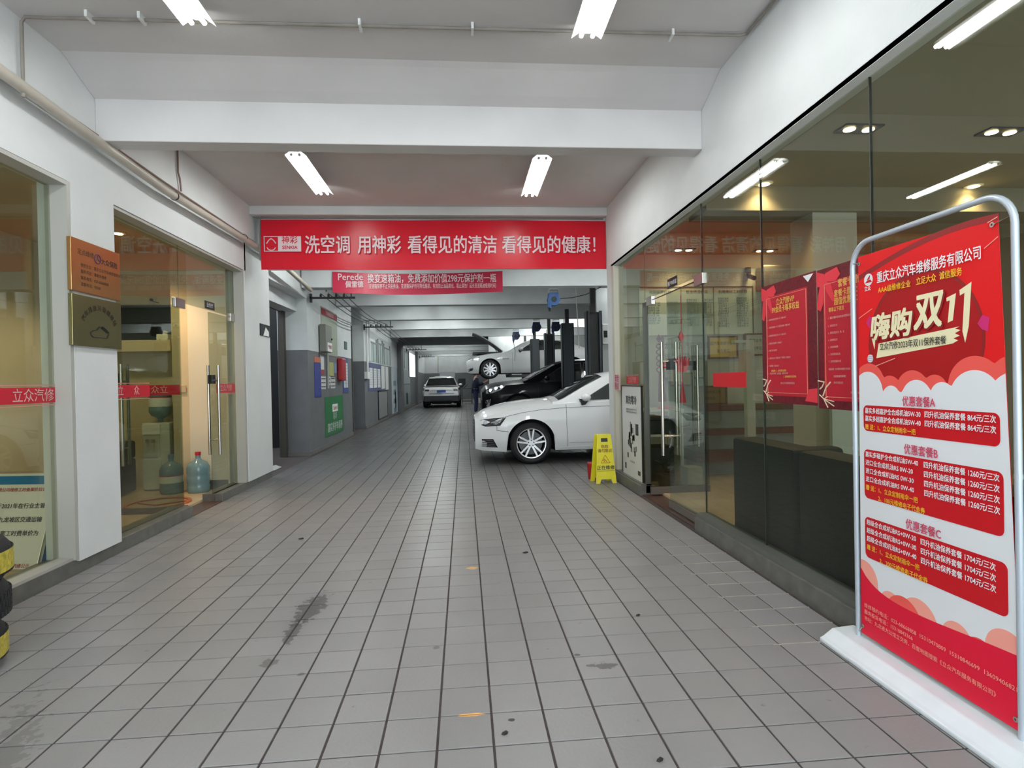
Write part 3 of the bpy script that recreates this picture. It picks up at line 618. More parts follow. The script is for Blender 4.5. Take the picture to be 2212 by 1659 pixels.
flat([(-0.1, 0.10), (1.05, 0.10)]+skyline([(0.006, 0.652, 0.135), (0.21, 0.64, 0.075), (0.409, 0.638, 0.115), (0.59, 0.645, 0.085), (0.791, 0.642, 0.155), (1.0, 0.65, 0.12)], 0.655)[::-1], PWH)
flat([(-0.1, -0.01), (1.05, -0.01)]+skyline([(-0.06, 0.14, 0.13), (0.18, 0.10, 0.10), (0.40, 0.10, 0.14), (0.66, 0.105, 0.10), (0.95, 0.13, 0.12)], 0.10)[::-1], SALM)
flat([(-0.1, -0.01), (1.05, -0.01)]+skyline([(0.28, 0.085, 0.145), (0.80, 0.09, 0.11)], 0.10)[::-1], CORAL)
k = 24; pts = []
for i in range(k+1):
    u = -0.09+1.12*i/k; pts.append((u, 0.128+0.047*math.exp(-(u+0.09)*9)+0.012*math.cos(u*3.3+2.4)))
flat([(-0.1, -0.012), (1.05, -0.012)]+pts[::-1], mat('poster_hot_red', (0.74, 0.010, 0.040), 0.38, spec=0.25))
def PM(u, v, d): return Matrix(((0, 0, -1, P(u, v, d)[0]), (-1, 0, 0, P(u, v)[1]), (0, 1, 0, P(u, v)[2]), (0, 0, 0, 1)))
def row(s, u0, u1, v, h, mt, bold=0.012):      # a line of lettering from u0 to u1, h = height as a fraction of the poster
    return text(s, 0.03, PM(u0, v, 0.0045), mt, pb, align='LEFT', bold=bold, fit=((u1-u0)*BU, h*BV), ext=0.0003)
def panel(u0, v0, u1, v1, r_=0.035):
    asp = BU/BV; pts = []
    for (cu, cv, a0) in ((u1-r_, v1-r_*asp, 0), (u0+r_, v1-r_*asp, 90), (u0+r_, v0+r_*asp, 180), (u1-r_, v0+r_*asp, 270)):
        for i in range(6): pts.append((cu+r_*math.cos(math.radians(a0+18*i)), cv+r_*asp*math.sin(math.radians(a0+18*i))))
    flat(pts, MRED)
flat(circ(0.028, 0.952, 0.040), PWH); flat([(-0.004, 0.944), (0.060, 0.944), (0.050, 0.951), (0.018, 0.951)], MRED); flat([(0.012, 0.952), (0.046, 0.965), (0.040, 0.952)], MRED)
row('立众', -0.002, 0.055, 0.929, 0.013, WHITE)
row('重庆立众汽车维修服务有限公司', 0.113, 0.845, 0.951, 0.029, WHITE)
row('AAA级维修企业', 0.121, 0.385, 0.918, 0.017, YLW); row('立足大众', 0.428, 0.567, 0.919, 0.018, YLW); row('诚信服务', 0.59, 0.734, 0.920, 0.018, YLW)
def titled(s, u0, u1, v0, v1, rot, bold=0.028):
    for k_, (mt_, du, dv, dd) in enumerate(((DRED, 0.010, -0.005, 0.0), (CREAM, 0, 0, 0.0006))):
        M = PM((u0+u1)/2+du, (v0+v1)/2+dv, 0.0045+dd) @ Matrix.Rotation(rot, 4, 'Z')
        text(s, 0.16, M, mt_, pb, bold=bold, shear=0.18, fit=((u1-u0)*BU, (v1-v0)*BV), ext=0.0002)
titled('嗨购', 0.05, 0.395, 0.792, 0.858, 0.04)
titled('双', 0.405, 0.615, 0.806, 0.884, 0.04)
flat([(0.628, 0.868), (0.690, 0.875), (0.668, 0.816), (0.634, 0.812), (0.650, 0.861), (0.630, 0.860)], CREAM); flat([(0.712, 0.880), (0.785, 0.893), (0.765, 0.80), (0.742, 0.764), (0.726, 0.79), (0.742, 0.872), (0.714, 0.868)], CREAM)
flat([(0.05, 0.795), (0.085, 0.80), (0.075, 0.765)], CREAM)
flat([(0.090, 0.742), (0.665, 0.765), (0.70, 0.771), (0.67, 0.776), (0.71, 0.781), (0.68, 0.787), (0.715, 0.793), (0.68, 0.797), (0.71, 0.801), (0.112, 0.780)], CREAM)
text('立众汽修2023年双11保养套餐', 0.03, PM(0.128, 0.7715, 0.0048) @ Matrix.Rotation(0.016, 4, 'Z'), INK, pb, align='LEFT', bold=0.006, fit=(0.50*BU, 0.0195*BV), ext=0.0003)
for (u, v) in ((0.03, 0.835), (0.845, 0.80)): flat([(u, v+0.02), (u+0.04, v+0.012), (u+0.03, v-0.016), (u-0.005, v-0.01), (u-0.03, v+0.003)], PURP)
flat(circ(0.035, 0.742, 0.027), mat('poster_grey_dot', (0.5, 0.5, 0.55), 0.5))
for k_ in range(4): flat([(0.015, 0.7335+k_*0.005), (0.055, 0.734+k_*0.005), (0.055, 0.7355+k_*0.005), (0.015, 0.735+k_*0.005)], WHITE)
for (a, b4) in (((-0.066, 0.852), (0.06, 0.872)), ((0.86, 0.955), (0.937, 0.972)), ((0.88, 1.006), (0.937, 1.012)), ((0.08, 0.72), (0.25, 0.738))):
    flat([(a[0], a[1]), (b4[0], b4[1]), (b4[0], b4[1]+0.0022), (a[0], a[1]+0.0022)], SALM)
row('优惠套餐A', 0.308, 0.547, 0.633, 0.0245, BROSE)
panel(-0.036, 0.548, 0.933, 0.617)
for i in range(2):
    row('嘉实多超嘉护全合成机油5W-%s' % ('30', '40')[i], -0.015, 0.444, 0.603-i*0.021, 0.0155, WHITE); row('四升机油保养套餐 864元/三次', 0.473, 0.915, 0.604-i*0.0215, 0.0160, WHITE)
row('赠 送：1、立众定制雨伞一把', -0.015, 0.405, 0.5595, 0.0145, YLW)
row('优惠套餐B', 0.315, 0.560, 0.5155, 0.0245, BROSE)
panel(-0.037, 0.366, 0.947, 0.498)
for i, (q, ue) in enumerate((('嘉实多磁护全合成机油5W-40', 0.42), ('进口全合成机油RS 0W-20', 0.38), ('进口全合成机油RS 0W-30', 0.385), ('进口全合成机油RS 0W-40', 0.387))):
    row(q, -0.018, ue, 0.4855-i*0.0222, 0.0150, WHITE); row('四升机油保养套餐 1260元/三次', 0.462, 0.929, 0.4850-i*0.0222, 0.0160, WHITE)
row('赠 送：1、立众定制雨伞一把', -0.018, 0.413, 0.3960, 0.0145, YLW)
row('2、100元维修电子代金券', 0.092, 0.465, 0.3745, 0.0145, YLW)
row('优惠套餐C', 0.319, 0.573, 0.3315, 0.0245, BROSE)
panel(-0.039, 0.205, 0.962, 0.315)
for i in range(3):
    row('超级全合成机油RS+0W-%s' % ('20', '30', '40')[i], -0.018, 0.396, 0.302-i*0.0222, 0.0150, WHITE); row('四升机油保养套餐 1704元/三次', 0.430, 0.902, 0.300-i*0.0225, 0.0160, WHITE)
row('赠 送：1、立众定制雨伞一把', -0.018, 0.418, 0.2345, 0.0145, YLW)
row('2、200元维修电子代金券', 0.096, 0.476, 0.2115, 0.0145, YLW)
row('维修预约电话：023-68668858  15310470809  15310846699  13609406821', -0.053, 1.005, 0.0715, 0.0125, SALM, 0.004)
row('服务投诉电话：15310843366', -0.053, 0.358, 0.0540, 0.0125, SALM, 0.004)
row('地址：九龙坡大公馆立交旁，百度地图搜索《立众汽车服务有限公司》', -0.053, 0.893, 0.0360, 0.0125, SALM, 0.004)
for (u, v) in ((-0.05, 1.0), (0.91, 1.0), (-0.07, 0.01), (0.995, 0.01)):
    MB().lathe([(0.004, -0.001), (0.009, -0.001), (0.009, -0.004), (0.004, -0.004)], P(u, v, 0.002), 'X', 14).build('eyelet', STEEL, pb)
MB().tube([(sx_-0.005, yb_, 0.078), (sx_-0.005, 2.50, 0.09), P(-0.07, 0.01, 0.003)], 0.0025, 6).tube([(sx_-0.005, ya, 1.80), P(0.91, 1.0, 0.003)], 0.0025, 6).tube([(sx_-0.005, yb_, 1.80), P(-0.05, 1.0, 0.003)], 0.0025, 6).build('tie', STEEL, t)

# ================================================================ WINDOW POSTERS (right)
POSTR = mat('window_poster_red', (0.52, 0.012, 0.03), 0.35); POSTD = mat('window_poster_maroon', (0.16, 0.008, 0.016), 0.35, noise=0.4, nscale=60); PGOLD = mat('gold_print', (0.80, 0.50, 0.10), 0.35); RIB = mat('ribbon_red', (0.75, 0.04, 0.06), 0.35)
def vip_poster(y1, wd, label, z0, z1, lines, heads):
    x = XR-0.012+0.04
    t = thing('window_poster', label, 'poster', (x, y1-wd/2, z0))
    s = MB().box(x, x+0.003, y1-wd, y1, z0, z1).build('sheet', POSTD, t)
    H = z1-z0
    def Q(u, v, d=0.0): return (x-0.0005-d, y1-u*wd, z0+v*H)
    def fl(pts, mt, d=0.0): return MB().prism([Q(u, v, d) for u, v in pts], (-0.0003, 0, 0)).build('print', mt, s)
    fl([(0.08, 0.06), (0.86, 0.06), (0.86, 0.90), (0.08, 0.90)], POSTR)
    mbx = MB()
    for a, b5 in (((0.10, 0.085), (0.84, 0.085)), ((0.84, 0.085), (0.84, 0.885)), ((0.84, 0.885), (0.10, 0.885)), ((0.10, 0.885), (0.10, 0.085))):
        mbx.tube([Q(*a, 0.001), Q(*b5, 0.001)], 0.0016, 4)
    mbx.build('border', mat('pink_gold_line', (0.75, 0.35, 0.22), 0.4), s)
    # bow
    fl([(0.0, 0.90), (0.12, 0.965), (0.26, 0.985), (0.30, 0.93), (0.24, 0.89), (0.12, 0.905)], RIB, 0.0012); fl([(0.0, 0.99), (0.10, 0.96), (0.14, 0.90), (0.06, 0.875), (0.0, 0.88)], RIB, 0.0015)
    fl([(0.10, 0.91), (0.18, 0.89), (0.22, 0.80), (0.28, 0.76), (0.20, 0.755), (0.12, 0.84)], RIB, 0.0017); fl([(0.05, 0.90), (0.10, 0.90), (0.09, 0.76), (0.05, 0.70), (0.0, 0.72), (0.02, 0.82)], RIB, 0.0019)
    fl([(0.80, 0.03), (1.0, 0.02), (1.0, 0.13), (0.86, 0.12)], RIB, 0.0012)
    # gold confetti ribbons bottom-left
    cf = MB(); cf.tube([Q(0.0, 0.20, .002), Q(0.08, 0.19, .002), Q(0.05, 0.155, .002), Q(0.02, 0.14, .002)], 0.004, 5)
    cf.tube([Q(0.16, 0.19, .002), Q(0.10, 0.15, .002), Q(0.06, 0.09, .002)], 0.004, 5)
    for a in range(5): cf.tube([Q(0.07, 0.07, .002), Q(0.07+0.14*math.cos(a*0.8-1.2), 0.055+0.045*math.sin(a*0.8-1.6), .002)], 0.0028, 4)
    cf.build('confetti', mat('pale_gold', (0.85, 0.72, 0.50), 0.4), s)
    def T(sx0, u, v, size, mt, al='CENTER', bold=0.012, sxx=0.8): text(sx0, size, Matrix(((0, 0, -1, Q(0, 0, 0.002)[0]), (-1, 0, 0, y1-u*wd), (0, 1, 0, z0+v*H), (0, 0, 0, 1))), mt, s, align=al, bold=bold, sx=sxx, ext=0.0003)
    if wd < 0.6: fl([(0.80, 0.985), (0.97, 0.985), (0.88, 0.93)], WHITE, 0.0022)
    for (tx, u, v, size, al) in heads: T(tx, u, v, size, PGOLD, al)
    for (tx, u, v) in lines: T(tx, u, v, 0.0135, mat('pink_print', (0.75, 0.48, 0.45), 0.5), 'LEFT', 0.0, 0.8)
    return t
vip_poster(3.585, 0.575, 'red VIP membership poster on the glass, left of the two, with bow', 1.113, 1.865,
    [('1、免费使用四轮定位检测一次（价值100元）', 0.12, 0.70), ('2、免费添加玻璃水一年、清洗发动机舱（价值100元）', 0.12, 0.635), ('3、免费更换机油机滤工时一次（价值100元）', 0.12, 0.565), ('4、免费检测空调系统（价值80元）', 0.12, 0.50), ('5、维修工时九折优惠', 0.12, 0.44), ('6、免费洗车10次（价值300元）汽车精洗（价值80元）', 0.12, 0.375), ('7、免费救援（价值200元）', 0.12, 0.31), ('8、享受会员专享价、生日礼品、免费代办年审', 0.12, 0.245), ('重庆立众汽车维修服务有限公司', 0.36, 0.165)],
    [('立众汽修VIP', 0.47, 0.835, 0.046, 'CENTER'), ('99会员卡尊享权益', 0.47, 0.775, 0.046, 'CENTER'), ('特别说明：1、此卡仅限本店使用', 0.18, 0.268, 0.0145, 'LEFT'), ('2、最终解释权归本店所有', 0.42, 0.218, 0.0145, 'LEFT')])
vip_poster(3.00, 0.66, 'red package-price poster on the glass, right of the two, partly behind the stand', 1.10, 1.86,
    [('1、嘉实多磁护全合成机油保养套餐3次', 0.14, 0.64), ('2、四轮定位1次', 0.14, 0.585), ('3、更换空调滤1次、换、滤', 0.14, 0.535), ('4、四轮换位2次', 0.14, 0.485), ('5、刹车系统保养', 0.14, 0.435), ('6、发动机舱清洗2次', 0.14, 0.385), ('7、全车检测服务10次', 0.14, 0.335), ('使用说明：本卡限本车使用三年有效', 0.14, 0.28), ('本店拥有最终解释权', 0.20, 0.23), ('凭卡享受会员价', 0.20, 0.185), ('重庆立众汽车维修服务', 0.4, 0.12), ('价值', 0.62, 0.585), ('价值', 0.62, 0.535), ('价值', 0.62, 0.485), ('价值', 0.62, 0.435), ('价值', 0.62, 0.385), ('价值', 0.62, 0.335)],
    [('套餐卡超值大惠', 0.27, 0.865, 0.046, 'LEFT'), ('套餐卡原价：  1868', 0.22, 0.80, 0.042, 'LEFT'), ('超值优惠价：  668', 0.22, 0.745, 0.042, 'LEFT'), ('尊享以下项目', 0.15, 0.695, 0.026, 'LEFT')])
# small red sticker on glass
t = thing('glass_sticker', 'plain bright red rectangular sticker on the glass left of VIP poster', 'sticker', (GX-0.008, 4.13, 1.2))
o = MB().box(GX-0.010, GX-0.007, 3.88, 4.41, 1.205, 1.315).build('sheet', mat('bright_red', (0.62, 0.01, 0.02), 0.5), t)
# white poster leaning on the glass right of caution sign
t = thing('poster_board', 'tall white framed poster with black engine parts against the right glass', 'poster', (1.95, 6.55, 0.11))
Mx = 1.955
s_ = MB().box(Mx, Mx+0.015, 6.18, 6.95, 0.115, 1.19).build('board', mat('poster_paper', (0.66, 0.66, 0.62), 0.4), t)
MB().box(Mx-0.004, Mx+0.016, 6.165, 6.18, 0.11, 1.20).box(Mx-0.004, Mx+0.016, 6.95, 6.962, 0.11, 1.20).box(Mx-0.004, Mx+0.016, 6.165, 6.962, 1.19, 1.20).box(Mx-0.004, Mx+0.016, 6.165, 6.962, 0.10, 0.115).build('frame', BLACK, t)
text('真的零冷', 0.11, frameXn(Mx-0.002, 6.56, 1.02), INK, s_, bold=0.02, sx=1.0)
for z in (0.915, 0.885): text('全面保护发动机清洁养护专业产品', 0.026, frameXn(Mx-0.002, 6.56, z), INK, s_, sx=1.1)
mb = MB(); rnd = random.Random(3)
for i in range(26):
    hz = rnd.random(); yy = 6.56+rnd.uniform(-0.24, 0.24)*(1-hz*0.85); zz = 0.36+hz*0.36
    mb.box(Mx-0.003, Mx-0.001, yy-0.022, yy+0.022, zz-0.03, zz+0.03, i % 2)
mb.cyl((Mx-0.004, 6.6, 0.72), (Mx-0.001, 6.6, 0.72), 0.02, n=10); mb.box(Mx-0.003, Mx-0.001, 6.585, 6.615, 0.66, 0.77)
mb.box(Mx-0.003, Mx-0.001, 6.30, 6.40, 0.63, 0.76, 1)
mb.build('engine_print', [mat('grey_print', (0.16, 0.16, 0.16), 0.5), INK], s_)
MB().box(Mx-0.002, Mx, 6.25, 6.34, 0.18, 0.23).box(Mx-0.002, Mx, 6.80, 6.85, 0.19, 0.26).build('logo_print', INK, s_)
text('专业 保护 养护', 0.03, frameXn(Mx-0.002, 6.55, 0.30), INK, s_)

# ================================================================ CAUTION SIGN
t = thing('caution_sign', 'yellow folding caution sign with Chinese warning beside the right pillar', 'caution sign', (1.72, 6.93, 0))
def panel_sign(sgn, mtl, nm):
    # sloped plate: bottom y offset, top together
    yb0, yt = 6.95-sgn*0.10, 6.95-sgn*0.012; zt = 0.60
    def W(u, z): 
        k = z/zt; half = 0.128*(1-k)+0.088*k
        return (1.715+u*half+(0 if sgn > 0 else -0.03), yb0+(yt-yb0)*k, z)
    outer = [W(-1, 0), W(-0.62, 0), W(-0.5, 0.05), W(0.5, 0.05), W(0.62, 0), W(1, 0), W(1, 0.58), W(0.9, 0.6), W(-0.9, 0.6), W(-1, 0.58)]
    return MB().prism(outer, (0, sgn*0.012, 0)).build(nm, mtl, t, bevel=0.002), W
fp, W = panel_sign(1, YEL, 'front_panel'); bp_, _ = panel_sign(-1, YEL, 'back_panel')
MB().cyl((1.63, 6.95, 0.585), (1.80, 6.95, 0.585), 0.012, n=10).build('hinge', YEL, t)
tilt = math.atan2(0.088, 0.60)
def SG(z, d=0.014): 
    p = W(0, z); return Matrix.Translation((p[0], p[1]-0.004, p[2])) @ Matrix.Rotation(-tilt, 4, 'X') @ frameY(0, 0, 0)
DY = mat('yellow_recess', (0.55, 0.46, 0.02), 0.5)
MB().prism([(W(-0.45, 0.51)[0], W(0, 0.51)[1]-0.003, 0.505), (W(0.45, 0.51)[0], W(0, 0.51)[1]-0.003, 0.505), (W(0.45, 0.55)[0], W(0, 0.55)[1]-0.003, 0.55), (W(-0.45, 0.55)[0], W(0, 0.55)[1]-0.003, 0.55)], (0, 0.004, 0)).build('hand_hole', BLACK, fp)
BROWN = mat('brown_ink', (0.22, 0.08, 0.01), 0.5)
text('危险', 0.046, SG(0.445), BROWN, fp, bold=0.01); text('请勿靠近', 0.046, SG(0.395), BROWN, fp, bold=0.01)
text('正在维修', 0.056, SG(0.19), INK, fp, bold=0.015)
tri = MB(); T_ = lambda a, z: (W(0, z)[0]+a, W(0, z)[1]-0.005, z)
tri.tube([T_(-0.058, 0.25), T_(0.058, 0.25), T_(0, 0.345)], 0.0035, 6, closed=True); tri.tube([T_(-0.02, 0.258), T_(0.0, 0.285), T_(0.02, 0.262)], 0.004, 6); tri.tube([T_(0.0, 0.285), T_(-0.01, 0.30), T_(-0.03, 0.275)], 0.004, 6)
tri.build('warning_triangle', mat('orange_ink', (0.50, 0.14, 0.01), 0.5), fp)
MB().prism([T_(-0.112, 0.15), T_(0.112, 0.15), T_(0.112, 0.16), T_(-0.112, 0.16)], (0, 0.003, 0)).build('rib', DY, fp)
t = thing('red_object', 'small red plastic tub tucked behind the yellow caution sign', 'tub', (1.64, 7.2, 0))
MB().lathe([(0.0, 0), (0.07, 0), (0.085, 0.20), (0.08, 0.21), (0.0, 0.20)], (1.64, 7.22, 0.0), n=20).build('body', mat('dark_red_plastic', (0.35, 0.01, 0.015), 0.4), t, smooth=True)

# ================================================================ LEFT PILLAR PLAQUES
def plaque(label, z0, z1, mt, fn):
    t = thing('wall_plaque', label, 'plaque', (-2.68, 4.43, z0)); x = -2.672
    s = MB().box(XL, x, 4.155, 4.715, z0, z1).build('plate', mt, t, bevel=0.003); fn(s, x); return t
DG = mat('dark_gold_ink', (0.025, 0.014, 0.005), 0.5)
def f1(s, x):
    mb = MB(); c = (x+0.002, 4.44, 2.245)
    mb.tube([(c[0], c[1]+0.034*math.cos(a*PI/10), c[2]+0.034*math.sin(a*PI/10)) for a in range(20)], 0.003, 6, closed=True)
    for a in (90, 210, 330): mb.tube([c, (c[0], c[1]+0.034*math.cos(math.radians(a)), c[2]+0.034*math.sin(math.radians(a)))], 0.0025, 6)
    mb.build('emblem', mat('violet_ink', (0.06, 0.02, 0.10), 0.5), s)
    text('定点维修', 0.045, frameXp(x+0.001, 4.31, 2.255), DG, s); text('大众保险', 0.05, frameXp(x+0.001, 4.58, 2.235), DG, s, bold=0.01)
    for i, q in enumerate(('维修企业：重庆立众汽车维修服务有限公司', '服务项目：事故车维修', '联系电话：023-68668858', '监督电话：95500')): text(q, 0.029, frameXp(x+0.001, 4.25, 2.165-i*0.045), DG, s, align='LEFT')
def f2(s, x):
    chars = '汽车排放污染维修站'
    for i, ch in enumerate(chars):
        a = math.radians(152-i*15.5); cy, cz = 4.45, 1.715
        M = frameXp(x+0.001, cy-0.20*math.cos(a)*-1, cz+0.165*math.sin(a)) @ Matrix.Rotation(a-PI/2, 4, 'Z')
        text(ch, 0.044, M, DG, s, bold=0.01)
    pts = [(-0.10, 0.0), (-0.105, 0.025), (-0.07, 0.04), (-0.04, 0.045), (-0.01, 0.07), (0.03, 0.075), (0.07, 0.055), (0.10, 0.035)]
    MB().tube([(x+0.002, 4.45+a, 1.675+b6) for a, b6 in pts], 0.004, 6).tube([(x+0.002, 4.35, 1.675), (x+0.002, 4.37, 1.665), (x+0.002, 4.53, 1.668), (x+0.002, 4.55, 1.70)], 0.003, 6).tube([(x+0.002, 4.47, 1.74), (x+0.002, 4.50, 1.725), (x+0.002, 4.535, 1.71)], 0.005, 6).build('car_outline', mat('ink_green', (0.008, 0.015, 0.012), 0.5), s)
plaque('upper gold plaque on the left white pillar, with round violet emblem', 1.975, 2.345, GOLD, f1)
plaque('lower gold plaque on the left white pillar, with arched text and car outline', 1.595, 1.955, GOLDD, f2)

# ================================================================ TYRES (left edge)
YLAB = mat('tyre_label_print', (0.60, 0.50, 0.06), 0.45, noise=0.5, nscale=50)
base_t = None
for i in range(3):
    z = 0.002+i*0.199; cx = -2.455+(0.012 if i == 2 else 0)-(0.02 if i == 0 else 0)
    lab = ['bottom tyre of the three-high stack at the left edge, yellow label', 'middle tyre of the three-high stack at the left edge, no label', 'top tyre of the three-high stack at the left edge, yellow label'][i]
    t = thing('tyre', lab, 'tyre', (cx, 2.75, z), group='stack of new tyres at left')
    R = 0.315; prof = [(0.20, 0.02), (0.24, 0.0), (0.285, 0.012), (0.308, 0.045), (R, 0.075), (R, 0.13), (0.308, 0.16), (0.285, 0.193), (0.24, 0.198), (0.20, 0.18), (0.195, 0.10), (0.20, 0.02)]
    MB().lathe(prof, (cx, 2.75, z), n=56).build('casing', TYRE, t, smooth=True)
    tr = MB()
    for kx in range(70):
        a = 2*PI*kx/70
        for (zz, da) in ((0.055, 0.0), (0.095, 0.03), (0.135, 0.0)):
            p = Vector((math.cos(a+da), math.sin(a+da), 0)); q = Vector((-p.y, p.x, 0)); o_ = Vector((cx, 2.75, z))
            c_ = o_+p*(R-0.002)+Vector((0, 0, zz-0.0125)); tr.prism([c_-q*0.009, c_+q*0.009, c_+q*0.011+Vector((0, 0, 0.026)), c_-q*0.007+Vector((0, 0, 0.026))], p*0.007)
    o = tr.build('tread', TYRE, t); o['kind'] = 'stuff'
    if i != 1:
        lb = MB(); k = 16; a0, a1 = (-1.45, 0.55)
        vs = []
        for j in range(k+1):
            a = a0+(a1-a0)*j/k
            for zz in (0.055, 0.15): vs.append((cx+math.cos(a)*(R+0.0075), 2.75+math.sin(a)*(R+0.0075), z+zz))
        lb.add(vs, [(2*j, 2*j+2, 2*j+3, 2*j+1) for j in range(k)]); lbo = lb.build('label', YLAB, t)
        lb = MB(); vs = []
        for j in range(5):
            a = -1.05+0.35*j/4
            for zz in (0.06, 0.095): vs.append((cx+math.cos(a)*(R+0.0085), 2.75+math.sin(a)*(R+0.0085), z+zz))
        lb.add(vs, [(2*j, 2*j+2, 2*j+3, 2*j+1) for j in range(4)]).build('barcode_patch', WHITE, lbo)

# ================================================================ LEFT ROOM CONTENTS
# leaning notice board behind window 1
t = thing('notice_board', 'silver-framed white notice board leaning inside the left window', 'notice board', (-3.1, 3.7, 0.03))
BR_ = at(80, 1232, Z=0.06); TR_ = at(131, 1019, Y=BR_.y+0.24); TL_ = at(0, 1021, Z=TR_.z); hx = (TR_-TL_).normalized(); vy = (TR_-BR_).normalized(); HB = (TR_-BR_).length; nz_ = hx.cross(vy).normalized()
def NB(l, v, d=0.0): return TR_-hx*l-vy*(HB*(1-v))+nz_*d       # l = metres left of the right edge, v = fraction up
bo = MB().prism([NB(1.0, 0), NB(0, 0), NB(0, 1), NB(1.0, 1)], -nz_*0.02).build('board', mat('notice_paper', (0.80, 0.79, 0.70), 0.5), t)
MB().tube([NB(1.0, 0, 0.004), NB(0, 0, 0.004), NB(0, 1, 0.004), NB(1.0, 1, 0.004)], 0.011, 8, closed=True).build('frame', mat('champagne_metal', (0.70, 0.62, 0.48), 0.28, 0.9), t, smooth=False)
MB().prism([NB(0.03, 0.87, 0.001), NB(1.0, 0.87, 0.001), NB(1.0, 0.96, 0.001), NB(0.03, 0.96, 0.001)], nz_*0.001).build('header_print', mat('header_blue', (0.02, 0.20, 0.42), 0.5), bo)
def nbt(s, l, v, size, mt, bold=0.0, ln=None):
    p = NB(l, v, 0.003); M = Matrix((hx, vy, nz_)).transposed().to_4x4(); M.translation = p
    text(s, size, M, mt, bo, align='RIGHT', bold=bold)
nbt('重庆立众汽车维修服务有限公司维修工时备案价目公示', 0.04, 0.81, 0.030, REDINK, 0.01)
nbt('重庆立众汽车维修服务有限公司于2021年在行业主管', 0.05, 0.64, 0.040, INK, 0.012)
nbt('部门备案，经重庆市九龙坡区交通运输', 0.05, 0.50, 0.040, INK, 0.012)
nbt('管理部门核定、备案工时费单价为', 0.05, 0.36, 0.040, INK, 0.012)
nbt('每工时100元', 0.50, 0.24, 0.040, INK, 0.008)
nbt('重庆立众汽修公示', 0.06, 0.04, 0.03, REDINK, 0.012)
t = thing('product_box', 'slanted blue product box standing beside the notice board inside the window', 'box', (-3.0, 4.3, 0.05))
MB().prism([(-2.92, 4.165, 0.05), (-2.92, 4.355, 0.05), (-2.92, 4.425, 0.345), (-2.92, 4.305, 0.355)], (-0.10, 0, 0)).build('carton', mat('box_blue', (0.02, 0.10, 0.35), 0.4, noise=0.3, nscale=12), t)
MB().cyl((-2.918, 4.36, 0.30), (-2.915, 4.36, 0.30), 0.024, n=16).build('logo_print', mat('pale_blue_print', (0.45, 0.55, 0.60), 0.5), t)
MB().box(-3.02, -2.92, 4.30, 4.43, 0.355, 0.385).build('lid', BLACK, t)
# television
t = thing('television', 'black flat television on the back wall of the left office', 'television', (-3.98, 7.6, 1.9))
MB().box(-4.40, -3.64, 7.55, 7.60, 1.90, 2.33).build('casing', BLACK, t, bevel=0.006)
MB().box(-4.38, -3.66, 7.545, 7.551, 1.92, 2.31).build('screen', mat('dark_screen', (0.008, 0.010, 0.011), 0.08), t)
t = thing('wall_shelf', 'beige shelf ledge with small items below the television', 'shelf', (-4.0, 7.5, 1.78))
MB().box(-4.42, -3.62, 7.40, 7.62, 1.74, 1.88).build('board', BEIGE, t, bevel=0.005)
t = thing('tissue_box', 'small white box on the ledge under the television', 'box', (-3.73, 7.48, 1.88))
MB().box(-3.80, -3.66, 7.42, 7.54, 1.881, 1.955).build('body', WHITEP, t, bevel=0.008)
MB().cyl((-3.73, 7.48, 1.95), (-3.71, 7.47, 1.99), 0.018, 0.03, n=8).build('tissue', WHITE, t)
t = thing('office_armchair', 'dark brown leather armchair in the left office behind the door', 'armchair', (-4.15, 6.6, 0.03))
ac = mat('brown_black_leather', (0.035, 0.025, 0.02), 0.5)
MB().box(-4.38, -3.97, 6.55, 6.75, 0.03, 0.86).build('back', ac, t, bevel=0.03); MB().box(-4.38, -3.97, 6.75, 7.25, 0.05, 0.45).build('seat', ac, t, bevel=0.03); MB().box(-4.13, -3.97, 6.75, 7.25, 0.45, 0.66).build('arm', ac, t, bevel=0.03)
# water dispenser
t = thing('water_dispenser', 'white floor water dispenser against the back wall of the left office', 'water dispenser', (-3.76, 7.42, 0.03))
dx0, dx1, dy0, dy1 = -3.93, -3.61, 7.27, 7.58
MB().box(dx0, dx1, dy0+0.03, dy1, 0.03, 0.86).build('body', mat('dispenser_white', (0.60, 0.62, 0.56), 0.35), t, bevel=0.012)
MB().box(dx0+0.01, dx1-0.10, dy0+0.012, dy0+0.03, 0.05, 0.42).build('door', MATS['dispenser_white'], t, bevel=0.004)
MB().box(dx0+0.01, dx1-0.10, dy0+0.01, dy0+0.03, 0.72, 0.84).build('control_panel', WHITEP, t, bevel=0.004)
MB().box(dx0+0.025, dx1-0.115, dy0+0.02, dy0+0.034, 0.44, 0.71).build('alcove', mat('alcove_beige', (0.50, 0.49, 0.42), 0.5), t)
for x in (dx0+0.075, dx0+0.145): MB().cyl((x, dy0+0.02, 0.66), (x, dy0-0.02, 0.655), 0.011, n=10).cyl((x, dy0-0.02, 0.665), (x, dy0-0.02, 0.62), 0.008, n=8).build('tap', STEEL, t)
BOT = mat('blue_water_bottle', (0.16, 0.27, 0.33), 0.12, spec=0.6)
